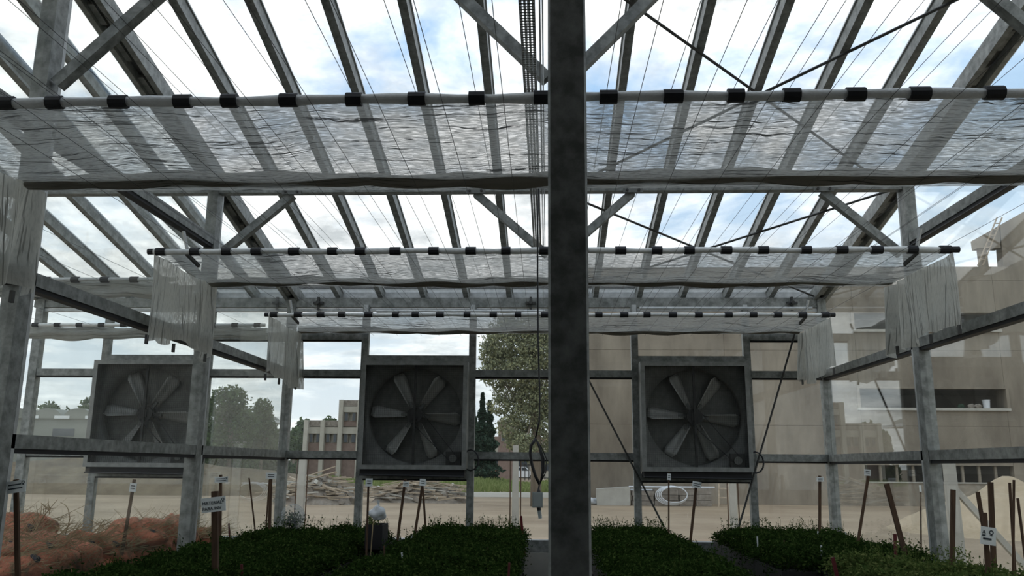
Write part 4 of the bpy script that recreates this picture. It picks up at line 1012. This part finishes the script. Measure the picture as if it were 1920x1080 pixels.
c = at(1005, 860, Ye)
E_ = lambda u, v: (at(u, v, Ye).x - c.x, at(u, v, Ye).z)
def bl_(u, v, rx, rz, dy=0): x, z = E_(u, v); return (x, dy, z, rx, rx, rz)
tree('eucalyptus', 'tall eucalyptus with loose drooping grey-green leaves left of the near column', (c.x, Ye, 0), 7.0,
     [bl_(1005, 600, 1.7, 1.1), bl_(965, 640, 1.2, .9), bl_(1020, 660, 1.2, .9, -.5), bl_(935, 650, .7, .7, .3), bl_(930, 700, .7, .55), bl_(985, 700, .9, .6, -.6), bl_(1030, 730, 1.0, .9), bl_(955, 735, .7, .5, .4), bl_(1042, 640, 1.2, 1.3), bl_(990, 780, .8, .6), bl_(1040, 800, .8, .7), bl_(985, 835, .5, .5, -.5), bl_(920, 665, .45, .5), bl_(938, 762, .5, .35), bl_(1000, 570, 1.2, .6), bl_(960, 800, .6, .5), bl_(1005, 750, .9, .7), bl_(945, 690, .7, .6), bl_(1010, 850, .7, .5, .6), bl_(968, 830, .5, .4, .8)],
     44000, .12, leaf_euc, 5, .22)
def conifer(u, v, Y, w, label, seed):
    c = at(u, v, Y); e = empty('conifer', (c.x, Y, 0), label, 'tree', 'conifers left of the eucalyptus'); r = np.random.default_rng(seed)
    MB().tube([(c.x, Y, 0), (c.x, Y, c.z)], [.2, .04], 7).build('trunk', bark_m, e)
    n = 5200; h = r.power(.75, n); z = c.z * (1 - h * .93) ; R = w * h * (.75 + .25 * np.sin(z * 6)) * r.uniform(.35, 1.05, n); t = r.uniform(0, 6.283, n)
    f = quads_mesh('crown', leaf_quads(np.stack([c.x + R * np.cos(t), Y + R * np.sin(t), z - .15 * R], -1), r.uniform(.18, .42, n), .4), leaf_con, e); f['kind'] = 'stuff'
conifer(905, 738, 66, 1.5, 'dark pointed conifer left of the eucalyptus, taller one', 1); conifer(918, 752, 70, 1.5, 'dark pointed conifer left of the eucalyptus, shorter one', 2); conifer(888, 760, 74, 1.6, 'dark conifer partly behind the left fan', 3)
def far_tree(u, vtop, Y, wpx, label, seed, m=leaf_tree, n=4200, name='leafy_tree', low=.15):
    c = at(u, vtop, Y); R = wpx / F * Y / 2; h = c.z; r = np.random.default_rng(seed); bl = []
    for k in range(9):
        x = r.uniform(-.62, .62); z = r.uniform(low, 1); s = r.uniform(.30, .46) * (1 - .35 * max(0, z - .6))
        bl.append((x * R * (1.1 - .45 * z), r.uniform(-.3, .3) * R, h * (low + (1 - low) * z * .82), R * s, R * s, max(h * .17, R * s * .55)))
    bl.append((0, 0, h * .84, R * .42, R * .42, h * .15))
    return tree(name, label, (c.x, Y, 0), h * .7, bl, n, .011 * Y ** .9 * .62, m, seed, .22, 'trees beyond the left side')
far_tree(440, 722, 48, 130, 'large leafy tree beyond the partition, left of the left corner post', 1, n=8000, low=.02)
far_tree(495, 745, 52, 90, 'leafy tree beyond the partition just left of the left corner post', 2, n=5000, low=.02)
far_tree(385, 735, 50, 90, 'leafy tree beyond the partition behind the left wall post', 6, n=5000, low=.02)
far_tree(512, 806, 58, 60, 'low bush just left of the left corner post', 21, low=.0); far_tree(575, 785, 88, 55, 'small leafy tree left of the framed building', 3, low=.05)
far_tree(615, 782, 100, 60, 'leafy tree rising behind the framed building, left one', 4); far_tree(650, 788, 104, 60, 'leafy tree rising behind the framed building, right one', 14); far_tree(555, 800, 80, 50, 'small leafy tree right of the left corner post', 15, low=.02)
far_tree(95, 752, 100, 95, 'leafy tree behind the vaulted shed, left one', 7); far_tree(170, 745, 100, 85, 'leafy tree behind the vaulted shed, right one', 8); far_tree(25, 765, 104, 70, 'leafy tree at the far left edge behind the shed', 9); far_tree(250, 750, 104, 95, 'leafy tree behind the fan seen through the partition', 10); far_tree(320, 755, 100, 90, 'leafy tree left of the left wall post', 11)
far_tree(720, 800, 110, 70, 'leafy tree hidden mostly behind the left fan', 12); far_tree(840, 790, 108, 90, 'leafy tree partly behind the right edge of the left fan', 13)
